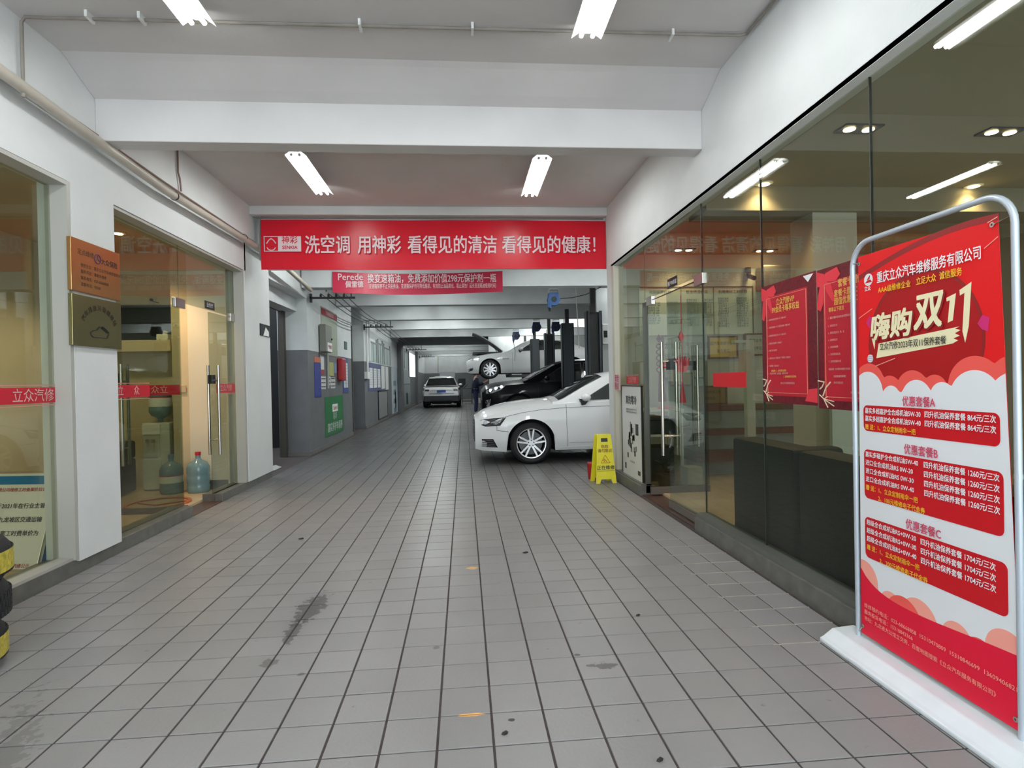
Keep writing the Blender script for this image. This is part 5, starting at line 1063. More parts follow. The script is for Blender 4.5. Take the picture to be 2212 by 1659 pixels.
# ================================================================ BACK WALL ITEMS
BY = 41.58
t = thing('notice_board', 'pale notice board on the far back wall above the white SUV', 'notice board', (-1.1, BY, 1.6)); MB().box(-1.75, -0.65, BY-0.03, BY, 1.62, 2.0).box(-1.75, -0.65, BY-0.032, BY-0.03, 1.66, 1.7).build('board', mat('far_board', (0.45, 0.47, 0.49), 0.5), t)
t = thing('wall_cabinet', 'black round-cornered panel on the far back wall right of the SUV', 'panel', (-0.05, BY, 0.8)); MB().box(-0.42, 0.10, BY-0.05, BY, 0.85, 1.5).build('panel', BLACK, t, bevel=0.02)
t = thing('wall_pipe', 'vertical white pipe dividing the far back wall', 'pipe', (-1.85, BY, 2)); MB().cyl((-1.86, BY-0.04, 1.95), (-1.86, BY-0.04, 3.2), 0.035, n=8).cyl((-2.8, BY-0.04, 3.2), (2.4, BY-0.04, 3.2), 0.035, n=8).build('pipe', FRAME, t)
t = thing('tool_trolley', 'dark steel tool trolley near the far back wall right of the SUV', 'trolley', (0.0, 33, 0))
for z in (0.12, 0.85): MB().box(-0.15, 0.45, 33, 33.5, z, z+0.05).build('tray', DM, t)
for x in (-0.13, 0.42):
    for y in (33.02, 33.46): MB().box(x, x+0.03, y, y+0.03, 0.05, 0.9).build('leg', DM, t); MB().cyl((x, y, 0.045), (x+0.03, y, 0.045), 0.045, n=12).build('castor', BLACK, t)
MB().cyl((-0.05, 33.2, 0.9), (0.2, 33.2, 1.15), 0.06, 0.02, n=10).build('tool', DM, t)
t = thing('white_crate', 'small white tub on the floor near the mechanic', 'tub', (0.85, 33.5, 0)); MB().box(0.55, 1.0, 33, 33.4, 0, 0.3).build('body', WHITEP, t, bevel=0.02)

# ================================================================ CARS
def smooth(a, k=5):
    if k < 2: return a
    p = np.pad(a, k//2, mode='edge'); return np.convolve(p, np.ones(k)/k, 'valid')[:len(a)]
def make_car(name, label, spec, paint, loc, rz, group=None):
    """side-profile driven car: x from nose (0) to tail, near side is -y"""
    t = thing(name, label, 'car', (0, 0, 0)); L_ = spec['L']; Wd = spec['W']/2; N = 170
    xs = np.linspace(0, L_, N); kk = 5
    zt = smooth(np.interp(xs, *zip(*spec['deck'])), kk); zs = smooth(np.interp(xs, *zip(*spec['belt'])), kk); zb = smooth(np.interp(xs, *zip(*spec['sill'])), 3)
    wd = Wd*smooth(np.interp(xs, *zip(*spec['plan'])), 5)
    Ra = spec['arch']; wx = spec['wheels']; R = spec['R']
    zbot = zb.copy()
    for c in wx:
        d = Ra**2-(xs-c)**2; zbot = np.where(d > 0, np.maximum(zbot, R+np.sqrt(np.maximum(d, 0))*1.0), zbot)
    ns, ntp = 12, 7
    def half(i, z):         # half width of the side at height z
        zz = (z-0.18)/max(zs[i]-0.18, 0.1); k = 0.925+0.10*math.sin(min(max(zz, 0), 1)*PI*0.62+0.25)-0.05*max(zz-0.72, 0)/0.28*0.9
        if z < 0.33: k -= 0.05*(0.33-z)/0.15
        return wd[i]*k
    def sec(i):
        pts = []
        for j in range(ns+1):
            z = zbot[i]+(zs[i]-zbot[i])*j/ns; pts.append((half(i, z), z))
        ye = pts[-1][0]
        for j in range(1, ntp+1):
            u = j/ntp; y = ye*(1-u); z = zs[i]+(zt[i]-zs[i])*(1-(1-u)**2.6) if zt[i] > zs[i] else zs[i]+(zt[i]-zs[i])*u
            pts.append((y, z))
        return pts
    S_ = [sec(i) for i in range(N)]; m_ = ns+ntp+1; mb = MB(); vs = []
    for i in range(N):
        for (y, z) in S_[i]: vs.append((xs[i], -y, z))
        for (y, z) in S_[i][:-1][::-1]: vs.append((xs[i], y, z))
    w_ = 2*m_-1; fs = [(i*w_+j, i*w_+j+1, (i+1)*w_+j+1, (i+1)*w_+j) for i in range(N-1) for j in range(w_-1)]
    fs.append(tuple(range(w_))); fs.append(tuple((N-1)*w_+j for j in range(w_-1, -1, -1)))
    mb.add(vs, fs); body = mb.build('body', paint, t, smooth=True, world=False)
    # arch flange & liner
    ln = MB()
    for c in wx:
        for s in (-1, 1):
            vs = []; k = 26; a0 = math.asin(max(-0.98, (zb[0]*0+0.24-R)/Ra))
            for q in range(k+1):
                a = a0+(PI-2*a0)*q/k; x = c+Ra*math.cos(a); z = R+Ra*math.sin(a); i = min(max(int(round(x/L_*(N-1))), 0), N-1); y = half(i, z)*0.992
                vs += [(x, s*y, z), (x, s*Wd*0.50, z)]
            ln.add(vs, [(2*q, 2*q+1, 2*q+3, 2*q+2) for q in range(k)])
            ln.add([(c-Ra, s*Wd*0.50, 0.2), (c+Ra, s*Wd*0.50, 0.2), (c+Ra, s*Wd*0.50, R+Ra), (c-Ra, s*Wd*0.50, R+Ra)], [(0, 1, 2, 3)])
    ln.box(0.25, L_-0.25, -Wd*0.5, Wd*0.5, 0.17, 0.45); ln.box(wx[0]+Ra, wx[1]-Ra, -Wd*0.86, Wd*0.86, 0.19, 0.34)
    ln.box(0.2, wx[0]-Ra, -Wd*0.78, Wd*0.78, 0.2, 0.34)
    ln.build('underbody', GAP, t, world=False)
    # greenhouse
    g0, g1 = spec['roof'][0][0], spec['roof'][-1][0]; G = 90; gx = np.linspace(g0, g1, G); rz_ = smooth(np.interp(gx, *zip(*spec['roof'])), 7)
    rz_[0] = spec['roof'][0][1]; rz_[-1] = spec['roof'][-1][1]
    zsg = np.interp(gx, xs, zs)-0.005; wg = np.interp(gx, xs, wd)*0.915; tum = spec.get('tumble', 0.36)
    def gsec(i):
        h = max(rz_[i]-zsg[i], 0.001); pts = []
        hs = max(h-0.055, h*0.5)
        for j in range(9): u = j/8; pts.append((wg[i]-hs*u*tum-0.05*u*u*min(h/0.4, 1), zsg[i]+hs*u))
        ye, ze = pts[-1]
        for j in range(1, 8): u = j/7; pts.append((ye*(1-u), ze+(rz_[i]-ze)*(1-(1-u)**2.6)))
        return pts
    GS = [gsec(i) for i in range(G)]; mb = MB(); vs = []; m2 = 16
    for i in range(G):
        for (y, z) in GS[i]: vs.append((gx[i], -y, z))
        for (y, z) in GS[i][:-1][::-1]: vs.append((gx[i], y, z))
    w2 = 2*m2-1; mb.add(vs, [(i*w2+j, i*w2+j+1, (i+1)*w2+j+1, (i+1)*w2+j) for i in range(G-1) for j in range(w2-1)]); mb.build('roof', paint, t, smooth=True, world=False)
    # front and rear screens
    for nm, (a, b9) in (('windscreen', spec['ws']), ('rear_window', spec['rw'])):
        vs = []; cnt = 0; k = 14
        ii = [i for i in range(G) if a <= gx[i] <= b9]
        for i in ii:
            ye, ze = GS[i][8]
            ye = max(ye-0.045, 0.05)
            for q in range(k+1):
                y = -ye+2*ye*q/k; u = 1-abs(y)/GS[i][8][0]; z = ze+(rz_[i]-ze)*(1-(1-u)**2.6)
                vs.append((gx[i], y, z+0.006))
        k1 = k+1; MB().add(vs, [(i*k1+j, i*k1+j+1, (i+1)*k1+j+1, (i+1)*k1+j) for i in range(len(ii)-1) for j in range(k)]).build(nm, CARG, t, smooth=True, world=False)
    def gy(x, z):
        i = min(max(int(round((x-g0)/(g1-g0)*(G-1))), 0), G-1); P_ = GS[i]
        return float(np.interp(z, [p[1] for p in P_[:9]], [p[0] for p in P_[:9]]))
    def by_(x, z):
        i = min(max(int(round(x/L_*(N-1))), 0), N-1); return half(i, z)
    def decal(nm, poly, mt_, fy, d=0.006, sides=(-1, 1), th=0.004, dens=4, par=None):
        out = []
        for a, b9 in zip(poly, poly[1:]+poly[:1]):
            for q in range(dens): out.append((a[0]+(b9[0]-a[0])*q/dens, a[1]+(b9[1]-a[1])*q/dens))
        for s in sides:
            mb = MB(); pts = [(x, s*(fy(x, z)+d), z) for x, z in out]
            c = (sum(p[0] for p in pts)/len(pts), 0, sum(p[2] for p in pts)/len(pts)); c = (c[0], s*(fy(c[0], c[2])+d), c[2])
            n_ = len(pts); mb.add(pts+[c], [(i, (i+1) % n_, n_) for i in range(n_)])
            mb.add(pts+[(p[0], p[1]-s*(d+0.004), p[2]) for p in pts], [(i, (i+1) % n_, n_+(i+1) % n_, n_+i) for i in range(n_)])
            last = mb.build(nm, mt_, par or t, world=False)
        return last
    for w__ in spec['windows']:
        decal('side_window', w__, CARG, gy, 0.006)
        for s in (-1, 1): MB().tube([(x, s*(gy(x, z)+0.007), z) for x, z in w__], 0.006, 5, closed=True).build('window_trim', spec.get('trim', STEEL), t, world=False)
    for (nm, poly, mt_) in spec['decals']: decal(nm, poly, mt_, by_, 0.005)
    gp = MB()
    for ln_ in spec['gaps']:
        pts = []
        for a, b9 in zip(ln_, ln_[1:]):
            for q in range(8): pts.append((a[0]+(b9[0]-a[0])*q/8, a[1]+(b9[1]-a[1])*q/8))
        pts.append(ln_[-1])
        for s in (-1, 1): gp.tube([(x, s*(by_(x, z)+0.0005), z) for x, z in pts], 0.0035, 4)
    gp.build('panel_gap', GAP, t, world=False)
    mx, mz = spec['mirror']
    for s in (-1, 1):
        y = gy(mx, mz)+0.11; mb = MB(); vs = []; n1, n2 = 8, 14
        for i in range(n1+1):
            a = PI*i/n1; rr = math.sin(a)
            for j in range(n2): b10 = 2*PI*j/n2; vs.append((mx+0.085*rr*math.cos(b10)*(1.0 if math.cos(b10) > 0 else 0.75), s*(y-0.11*math.cos(a)), mz+0.062*rr*math.sin(b10)))
        mb.add(vs, [(i*n2+j, i*n2+(j+1) % n2, (i+1)*n2+(j+1) % n2, (i+1)*n2+j) for i in range(n1) for j in range(n2)])
        mo = mb.build('mirror', paint, t, smooth=True, world=False)
        MB().prism([(mx-0.09, s*(y-0.09), mz-0.02), (mx+0.05, s*(y-0.09), mz-0.045), (mx-0.0, s*(y-0.09), mz-0.11), (mx-0.06, s*(y-0.09), mz-0.12)], (0, s*0.09, 0)).build('mirror_base', BLACK, mo, world=False)
    # wheels
    for c in wx:
        for s in (-1, 1):
            o_y = s*(Wd-0.005); wdt = 0.21
            prof = [(R*0.70, -wdt/2), (R*0.86, -wdt/2-0.006), (R*0.965, -wdt/2+0.02), (R, -wdt/2+0.05), (R, wdt/2-0.05), (R*0.965, wdt/2-0.02), (R*0.86, wdt/2+0.006), (R*0.70, wdt/2), (R*0.70, -wdt/2)]
            if s < 0 or True:
                wh = MB().lathe(prof, (c, s*(Wd-0.115), R), 'Y', 40).build('wheel', TYRE, t, smooth=True, world=False)
                rim(wh, c, s*(Wd-0.115), R, s, wdt, spec['spokes'], spec.get('rimmat', ALLOY))
    return t, by_, gy, decal
def rim(parent, cx, cy, R, s, wdt, style, mt_):
    Rr = R*0.71; yo = cy+s*(wdt/2-0.004)
    mb = MB(); mb.lathe([(Rr, 0), (Rr, s*0.006), (Rr*0.94, s*0.004), (Rr*0.92, -s*0.03), (Rr*0.92, -s*0.15)], (cx, yo, R), 'Y', 40)
    mb.lathe([(0.0, -s*0.012), (0.055, -s*0.012), (0.075, -s*0.03), (0.075, -s*0.05)], (cx, yo, R), 'Y', 20)
    n_, dbl = style
    for i in range(n_):
        a0 = 2*PI*i/n_+PI/2
        for da in ((-1, 1) if dbl else (0,)):
            a1 = a0+da*(0.20 if dbl else 0); r0 = 0.055
            p0 = Vector((cx+r0*math.cos(a0+da*0.25), 0, R+r0*math.sin(a0+da*0.25))); p1 = Vector((cx+Rr*0.95*math.cos(a1), 0, R+Rr*0.95*math.sin(a1)))
            d = (p1-p0).normalized(); q = Vector((-d.z, 0, d.x)); wa, wb = (0.015, 0.013) if dbl else (0.03, 0.02)
            pts = [p0-q*wa, p1-q*wb, p1+q*wb, p0+q*wa]; f = [Vector((p.x, yo-s*0.012+(0 if k_ in (0, 3) else s*0.006), p.z)) for k_, p in enumerate(pts)]
            mb.prism(f, (0, -s*0.03, 0))
    mb.build('rim', mt_, parent, smooth=False, world=False)
    MB().lathe([(0, -s*0.10), (Rr*0.80, -s*0.10), (Rr*0.80, -s*0.11)], (cx, yo, R), 'Y', 28).build('brake_disc', mat('brake_steel', (0.10, 0.10, 0.10), 0.4, 0.6), parent, world=False)
    b_m = MB()
    for i in range(5):
        a = 2*PI*i/5+PI/2+PI/5*0; b_m.cyl((cx+0.043*math.cos(a), yo-s*0.02, R+0.043*math.sin(a)), (cx+0.043*math.cos(a), yo-s*0.008, R+0.043*math.sin(a)), 0.010, n=8)
    b_m.build('wheel_bolts', BLACK, parent, world=False)
def place(t, loc, rz=0.0):
    t.location = loc; t.rotation_euler = (0, 0, rz); ROOT[t.name] = Matrix.Translation(loc) @ Matrix.Rotation(rz, 4, 'Z')
HL = mat('headlamp_dark', (0.03, 0.032, 0.035), 0.1, spec=0.8); HLW = mat('headlamp_clear', (0.34, 0.35, 0.37), 0.2, 0.3)
# --- white saloon, foreground bay
spec = dict(L=4.72, W=1.84, R=0.322, wheels=[0.85, 3.67], arch=0.372, spokes=(5, True),
  deck=[(0, 0.70), (0.03, 0.745), (0.12, 0.80), (0.30, 0.868), (0.55, 0.925), (0.85, 0.965), (1.15, 0.985), (1.32, 0.985), (1.6, 0.985), (3.9, 1.06), (4.3, 1.08), (4.62, 1.05), (4.72, 0.95)],
  belt=[(0, 0.66), (0.05, 0.70), (0.25, 0.765), (0.45, 0.815), (0.8, 0.865), (1.2, 0.905), (1.5, 0.925), (2.5, 0.95), (3.5, 0.98), (4.4, 1.0), (4.72, 0.9)],
  sill=[(0, 0.235), (0.1, 0.215), (0.5, 0.19), (1.2, 0.20), (3.3, 0.20), (4.0, 0.22), (4.5, 0.26), (4.72, 0.32)],
  plan=[(0, 0.74), (0.06, 0.82), (0.16, 0.89), (0.35, 0.955), (0.6, 0.985), (0.9, 1.0), (3.9, 1.0), (4.3, 0.97), (4.55, 0.90), (4.72, 0.78)],
  roof=[(1.20, 0.985), (1.30, 1.00), (1.75, 1.235), (2.05, 1.375), (2.35, 1.42), (2.8, 1.43), (3.3, 1.385), (3.7, 1.26), (4.15, 1.09)], ws=(1.27, 2.05), rw=(3.45, 4.10),
  windows=[[(1.66, 0.955), (2.10, 1.205), (2.42, 1.315), (2.62, 1.33), (2.60, 0.975)], [(2.66, 0.978), (2.68, 1.33), (3.10, 1.305), (3.45, 1.20), (3.52, 1.01)]],
  decals=[('headlamp', [(0.085, 0.69), (0.30, 0.72), (0.475, 0.727), (0.38, 0.605), (0.16, 0.59), (0.10, 0.61)], HL), ('headlamp_strip', [(0.22, 0.655), (0.42, 0.70), (0.40, 0.69), (0.34, 0.622), (0.26, 0.628), (0.33, 0.65)], HLW),
          ('air_intake', [(0.10, 0.40), (0.27, 0.40), (0.34, 0.265), (0.09, 0.275)], BLACK), ('sill_trim', [(1.28, 0.235), (1.35, 0.255), (3.2, 0.255), (3.2, 0.225)], CARW)],
  gaps=[[(1.40, 0.90), (1.395, 0.62), (1.41, 0.40), (1.42, 0.25)], [(0.46, 0.735), (0.7, 0.79), (1.0, 0.83), (1.4, 0.855), (2.6, 0.875), (3.6, 0.90)], [(2.62, 0.93), (2.63, 0.4), (2.60, 0.25)], [(0.325, 0.60), (0.33, 0.53), (0.50, 0.51)]],
  mirror=(1.70, 1.005))
t, by_, gy, decal = make_car('white_saloon', 'white saloon car parked nose out in the nearest bay', spec, CARW, None, 0)
mb = MB()
for kk in range(7): mb.box(-0.022, 0.03, -0.40, 0.40, 0.36+kk*0.05, 0.375+kk*0.05)
mb.box(-0.012, 0.05, -0.44, 0.44, 0.33, 0.68); mb.build('grille', BLACK, t, world=False)
fl_ = MB()
for kk in range(4):
    for s in (-1, 1): fl_.tube([(x, s*(by_(x, 0.29+kk*0.03)+0.012), 0.29+kk*0.03) for x in (0.10, 0.18, 0.27+0.012*(3-kk))], 0.006, 5)
fl_.build('intake_slats', mat('dark_slat', (0.06, 0.06, 0.06), 0.3), t, world=False)
lam = MB()
for s in (-1, 1): lam.lathe([(0, 0), (0.028, 0), (0.03, s*0.004)], (0.155, s*(by_(0.155, 0.65)+0.009), 0.65), 'Y', 14).tube([(x, s*(by_(x, z)+0.011), z) for x, z in ((0.24, 0.645), (0.33, 0.65), (0.41, 0.70), (0.455, 0.722))], 0.007, 5)
lam.build('lamp_lens', HLW, t, world=False)
decal('door_moulding', [(1.44, 0.315), (2.6, 0.30), (2.6, 0.312), (1.44, 0.325)], mat('white_paint_edge', (0.66, 0.66, 0.66), 0.3), by_, 0.003)
place(t, (0.155, 9.54, 0.0))
# --- black SUV
spec = dict(L=4.78, W=1.89, R=0.365, wheels=[0.95, 3.73], arch=0.43, spokes=(5, True), rimmat=mat('dark_rim', (0.03, 0.03, 0.03), 0.4, 0.3), trim=STEEL, tumble=0.28,
  deck=[(0, 0.86), (0.04, 0.95), (0.15, 1.03), (0.4, 1.085), (0.8, 1.125), (1.2, 1.155), (1.5, 1.16), (4.3, 1.16), (4.7, 1.12), (4.78, 0.9)],
  belt=[(0, 0.80), (0.08, 0.90), (0.4, 0.985), (1.0, 1.03), (1.5, 1.06), (3.0, 1.09), (4.3, 1.13), (4.78, 0.88)],
  sill=[(0, 0.27), (0.2, 0.23), (1.3, 0.27), (3.3, 0.27), (4.5, 0.33), (4.78, 0.42)],
  plan=[(0, 0.70), (0.06, 0.80), (0.2, 0.90), (0.45, 0.97), (0.8, 1.0), (4.2, 1.0), (4.55, 0.95), (4.78, 0.85)],
  roof=[(1.08, 1.15), (1.22, 1.19), (1.7, 1.45), (2.0, 1.60), (2.3, 1.66), (2.9, 1.68), (3.7, 1.65), (4.25, 1.56), (4.5, 1.35), (4.68, 1.12)], ws=(1.18, 1.95), rw=(4.3, 4.66),
  windows=[[(1.50, 1.085), (2.02, 1.42), (2.30, 1.53), (2.62, 1.555), (2.60, 1.10)], [(2.68, 1.105), (2.70, 1.56), (3.5, 1.54), (3.55, 1.13)], [(3.62, 1.14), (3.60, 1.53), (4.15, 1.45), (4.25, 1.2)]],
  decals=[('headlamp', [(0.10, 0.88), (0.30, 0.965), (0.62, 1.01), (0.50, 0.90), (0.26, 0.81), (0.10, 0.80)], HLW), ('fog_lamp', [(0.07, 0.62), (0.22, 0.66), (0.18, 0.44), (0.12, 0.42)], HLW), ('number_decal', [(2.1, 1.02), (2.6, 1.03), (2.6, 1.045), (2.1, 1.035)], STEEL)],
  gaps=[[(1.45, 1.03), (1.46, 0.6), (1.50, 0.35)]], mirror=(1.68, 1.16))
t, by_, gy, decal = make_car('black_suv', 'black SUV parked nose out between lift posts behind the white saloon', spec, CARK, None, 0)
mb = MB().box(-0.01, 0.04, -0.42, 0.42, 0.62, 0.82)
for kk in range(5): mb.box(-0.02, 0.0, -0.42, 0.42, 0.63+kk*0.04, 0.64+kk*0.04)
mb.build('grille', mat('dark_chrome', (0.15, 0.15, 0.16), 0.25, 0.9), t, world=False)
lam = MB()
for s in (-1, 1):
    for x, z in ((0.22, 0.88), (0.36, 0.93), (0.50, 0.965)): lam.lathe([(0, 0), (0.045, 0), (0.05, s*0.01)], (x, s*(by_(x, z)+0.010), z), 'Y', 12)
lam.build('lamp_lens', mat('bright_lens', (0.85, 0.85, 0.85), 0.1, 0.7), t, world=False)
place(t, (0.46, 15.55, 0.16))
# --- silver-white saloon raised on lift with bonnet open
spec = dict(L=4.90, W=1.86, R=0.335, wheels=[0.83, 3.80], arch=0.385, spokes=(10, False),
  deck=[(0, 0.62), (0.05, 0.72), (0.2, 0.80), (0.5, 0.87), (0.9, 0.93), (1.35, 0.97), (1.6, 0.98), (4.1, 1.05), (4.7, 1.06), (4.9, 0.95)],
  belt=[(0, 0.58), (0.08, 0.68), (0.4, 0.80), (0.9, 0.88), (1.5, 0.93), (3.0, 0.97), (4.4, 1.0), (4.9, 0.9)],
  sill=[(0, 0.24), (0.2, 0.20), (1.2, 0.20), (3.4, 0.20), (4.6, 0.26), (4.9, 0.34)],
  plan=[(0, 0.72), (0.06, 0.80), (0.2, 0.90), (0.45, 0.965), (0.8, 1.0), (4.3, 1.0), (4.65, 0.94), (4.9, 0.8)],
  roof=[(1.38, 0.975), (1.48, 1.0), (1.95, 1.25), (2.25, 1.38), (2.6, 1.43), (3.1, 1.43), (3.6, 1.36), (4.3, 1.07)], ws=(1.44, 2.2), rw=(3.6, 4.25),
  windows=[[(1.85, 0.965), (2.25, 1.21), (2.6, 1.335), (2.80, 1.345), (2.78, 0.99)], [(2.86, 0.992), (2.88, 1.345), (3.3, 1.31), (3.7, 1.18), (3.75, 1.03)]],
  decals=[('headlamp', [(0.08, 0.72), (0.30, 0.775), (0.50, 0.80), (0.42, 0.70), (0.18, 0.65), (0.08, 0.66)], HLW), ('air_intake', [(0.06, 0.36), (0.24, 0.40), (0.22, 0.31), (0.08, 0.27)], BLACK), ('side_badge', [(1.27, 0.70), (1.50, 0.70), (1.50, 0.68), (1.27, 0.68)], GAP)],
  gaps=[[(1.62, 0.92), (1.61, 0.6), (1.63, 0.25)], [(2.82, 0.95), (2.82, 0.25)]], mirror=(1.93, 1.03))
t, by_, gy, decal = make_car('raised_saloon', 'pale silver saloon raised on a two-post lift with its bonnet open', spec, CARS, None, 0)
hp0 = Vector((1.33, 0, 0.99)); hp1 = Vector((0.27, 0, 1.67)); d = (hp1-hp0).normalized(); nrm = Vector((-d.z, 0, d.x))
if nrm.z < 0: nrm = -nrm
hd = MB(); vs = []
for i in range(9):
    u = i/8; c = hp0+(hp1-hp0)*u+nrm*0.05*math.sin(PI*u)
    for j in range(9):
        y = (-0.72+1.44*j/8)*(1-0.12*u); vs.append((c.x, y, c.z+0.02*(1-(2*j/8-1)**2)))
for k_ in range(2):
    off_ = nrm*(-0.035*k_); hd.add([Vector(v)+off_ for v in vs], [(i*9+j, i*9+j+1, (i+1)*9+j+1, (i+1)*9+j) for i in range(8) for j in range(8)], k_)
bd_ = [i*9 for i in range(9)]+[72+j for j in range(1, 9)]+[i*9+8 for i in range(7, -1, -1)]+list(range(7, 0, -1))
hd.add([vs[i] for i in bd_]+[Vector(vs[i])-nrm*0.035 for i in bd_], [(i, (i+1) % len(bd_), len(bd_)+(i+1) % len(bd_), len(bd_)+i) for i in range(len(bd_))], 0)
hd.build('bonnet', [CARS, GAP], t, world=False)
MB().cyl((1.1, -0.6, 0.95), (0.95, -0.62, 1.22), 0.012, n=6).build('bonnet_strut', BLACK, t, world=False)
MB().box(0.25, 1.25, -0.62, 0.62, 0.90, 0.965).build('engine_cover', GAP, t, world=False)
place(t, (0.09, 20.85, 1.355))
# --- white SUV seen from behind
spec = dict(L=4.36, W=1.90, R=0.36, wheels=[0.86, 3.52], arch=0.42, spokes=(5, True), tumble=0.42,
  deck=[(0, 0.86), (0.1, 0.98), (0.6, 1.04), (1.3, 1.07), (3.8, 1.08), (4.15, 1.05), (4.30, 1.0), (4.36, 0.85)],
  belt=[(0, 0.82), (0.1, 0.92), (1.2, 1.0), (3.0, 1.05), (4.0, 1.06), (4.25, 1.0), (4.36, 0.84)],
  sill=[(0, 0.28), (1.2, 0.27), (3.2, 0.27), (4.1, 0.35), (4.36, 0.40)],
  plan=[(0, 0.72), (0.2, 0.9), (0.6, 1.0), (3.7, 1.0), (4.1, 0.97), (4.28, 0.92), (4.36, 0.86)],
  roof=[(1.10, 1.06), (1.7, 1.42), (2.1, 1.57), (2.8, 1.585), (3.6, 1.53), (3.95, 1.46), (4.18, 1.08)], ws=(1.2, 2.0), rw=(3.97, 4.14),
  windows=[[(1.6, 1.07), (2.1, 1.36), (2.6, 1.44), (2.6, 1.09)], [(2.66, 1.09), (2.68, 1.44), (3.6, 1.38), (3.5, 1.13)]],
  decals=[('tail_lamp', [(4.10, 0.98), (4.30, 0.975), (4.31, 0.87), (4.12, 0.88)], mat('tail_lamp_dark', (0.05, 0.015, 0.015), 0.15)), ('side_cladding', [(3.98, 0.62), (4.34, 0.60), (4.34, 0.42), (3.95, 0.42)], BLACK)],
  gaps=[], mirror=(1.70, 1.12))
t, by_, gy, decal = make_car('white_suv', 'white SUV parked at the far left end, seen from behind', spec, CARW, None, 0)
xr = 4.365
MB().box(xr-0.10, xr+0.03, -0.86, 0.86, 0.30, 0.60).box(xr-0.05, xr+0.04, -0.55, 0.55, 0.34, 0.42, 0).build('rear_bumper', BLACK, t, bevel=0.03, world=False)
MB().box(4.18, 4.205, -0.80, 0.80, 1.085, 1.10).box(xr-0.02, xr+0.012, -0.50, 0.50, 0.885, 0.90).build('tailgate_lip', CARW, t, world=False)
np_ = MB().box(xr, xr+0.015, -0.22, 0.22, 0.76, 0.88).build('number_plate', mat('plate_blue', (0.03, 0.08, 0.35), 0.4), t, world=False)
for s in (-1, 1): MB().box(xr-0.04, xr+0.008, s*0.60, s*0.80, 0.83, 0.92).build('tail_lamp', MATS['tail_lamp_dark'], t, world=False, bevel=0.01)
MB().box(xr, xr+0.006, -0.62, 0.62, 0.70, 0.715).build('panel_gap', GAP, t, world=False)
for s in (-1, 1): MB().box(4.0, 4.16, s*0.60, s*0.80, 0.20, 0.32).build('exhaust', GAP, t, world=False)
MB().box(3.80, 4.02, -0.60, 0.60, 1.50, 1.53).build('spoiler', CARW, t, bevel=0.01, world=False)
# sloping rear screen of the tailgate, a slab with depth
MB().prism([(3.93, -0.62, 1.455), (3.93, 0.62, 1.455), (4.215, 0.76, 1.11), (4.215, -0.76, 1.11)], (0.02, 0, 0.012)).build('rear_screen', CARG, t, world=False)
place(t, (-1.13, 32.75, 0.0), -PI/2)

# ================================================================ LIFTS
def post(label, x, y, face, h=2.67, pole=0.7):
    t = thing('lift_post', label, 'car lift', (x, y, 0))
    w_, d_ = 0.15, 0.12; s = face      # face: -1 open side towards the camera, +1 plain back
    if s > 0: MB().box(x-w_, x+w_, y-d_, y-d_+0.015, 0.02, h).box(x-w_, x-w_+0.015, y-d_, y+d_, 0.02, h).box(x+w_-0.015, x+w_, y-d_, y+d_, 0.02, h).build('column', LIFT, t)
    else:
        MB().box(x-w_, x+w_, y+d_-0.015, y+d_, 0.02, h).box(x-w_, x-w_+0.015, y-d_, y+d_, 0.02, h).box(x+w_-0.015, x+w_, y-d_, y+d_, 0.02, h).box(x-w_, x-w_+0.055, y-d_, y-d_+0.012, 0.02, h).box(x+w_-0.055, x+w_, y-d_, y-d_+0.012, 0.02, h).build('column', LIFT, t)
        MB().box(x-0.09, x+0.09, y-0.06, y+0.09, 0.4, h-0.06).build('carriage', BLACK, t)
    MB().box(x-0.22, x+0.22, y-0.22, y+0.22, 0.0, 0.02).build('base_plate', LIFT, t)
    MB().box(x-0.045, x+0.045, y-0.03, y+0.06, h-0.02, h+pole).build('top_pole', mat('pole_dark', (0.02, 0.02, 0.018), 0.5), t)
    MB().cyl((x-0.10, y-0.15*s if s > 0 else y-0.14, 0.3), (x-0.10, y-0.14, h+0.1), 0.008, n=6).build('hose', BLACK, t)
    return t
def arms(t, x, y, dirn, z, reach=0.88):
    for (xa_, xb_) in ((x-0.04, x-0.80), (x+0.04, x+0.80)):
        y1 = y+dirn*reach; ya0 = y+dirn*0.06
        a_ = MB().prism([(xa_-0.06, ya0, z-0.05), (xa_+0.06, ya0, z-0.05), (xb_+0.05, y1, z-0.05), (xb_-0.05, y1, z-0.05)], (0, 0, 0.085)).build('arm', DM, t)
        MB().cyl((xb_, y1-dirn*0.06, z+0.034), (xb_, y1-dirn*0.06, z+0.068), 0.06, n=14).build('pad', BLACK, a_)
p1 = post('wide dark lift post nearest the right pillar, open channel facing forward', 2.57, 11.1, -1, 2.62, 0.78)
p2 = post('plain grey lift post standing in front of the black SUV', 2.61, 14.15, 1, 2.69, 0.36); arms(p2, 2.61, 14.15, 1, 0.262)
p3 = post('black lift post behind the black SUV roof', 2.59, 17.05, -1, 2.69, 0.5); arms(p3, 2.59, 17.05, -1, 0.262)
p4 = post('plain grey lift post in front of the raised saloon', 2.43, 19.3, 1, 2.68, 0.35); arms(p4, 2.43, 19.3, 1, 1.455)
p5 = post('farthest lift post, only its black top pole showing above raised saloon', 2.43, 22.3, -1, 2.68, 0.36); arms(p5, 2.43, 22.3, -1, 1.455)
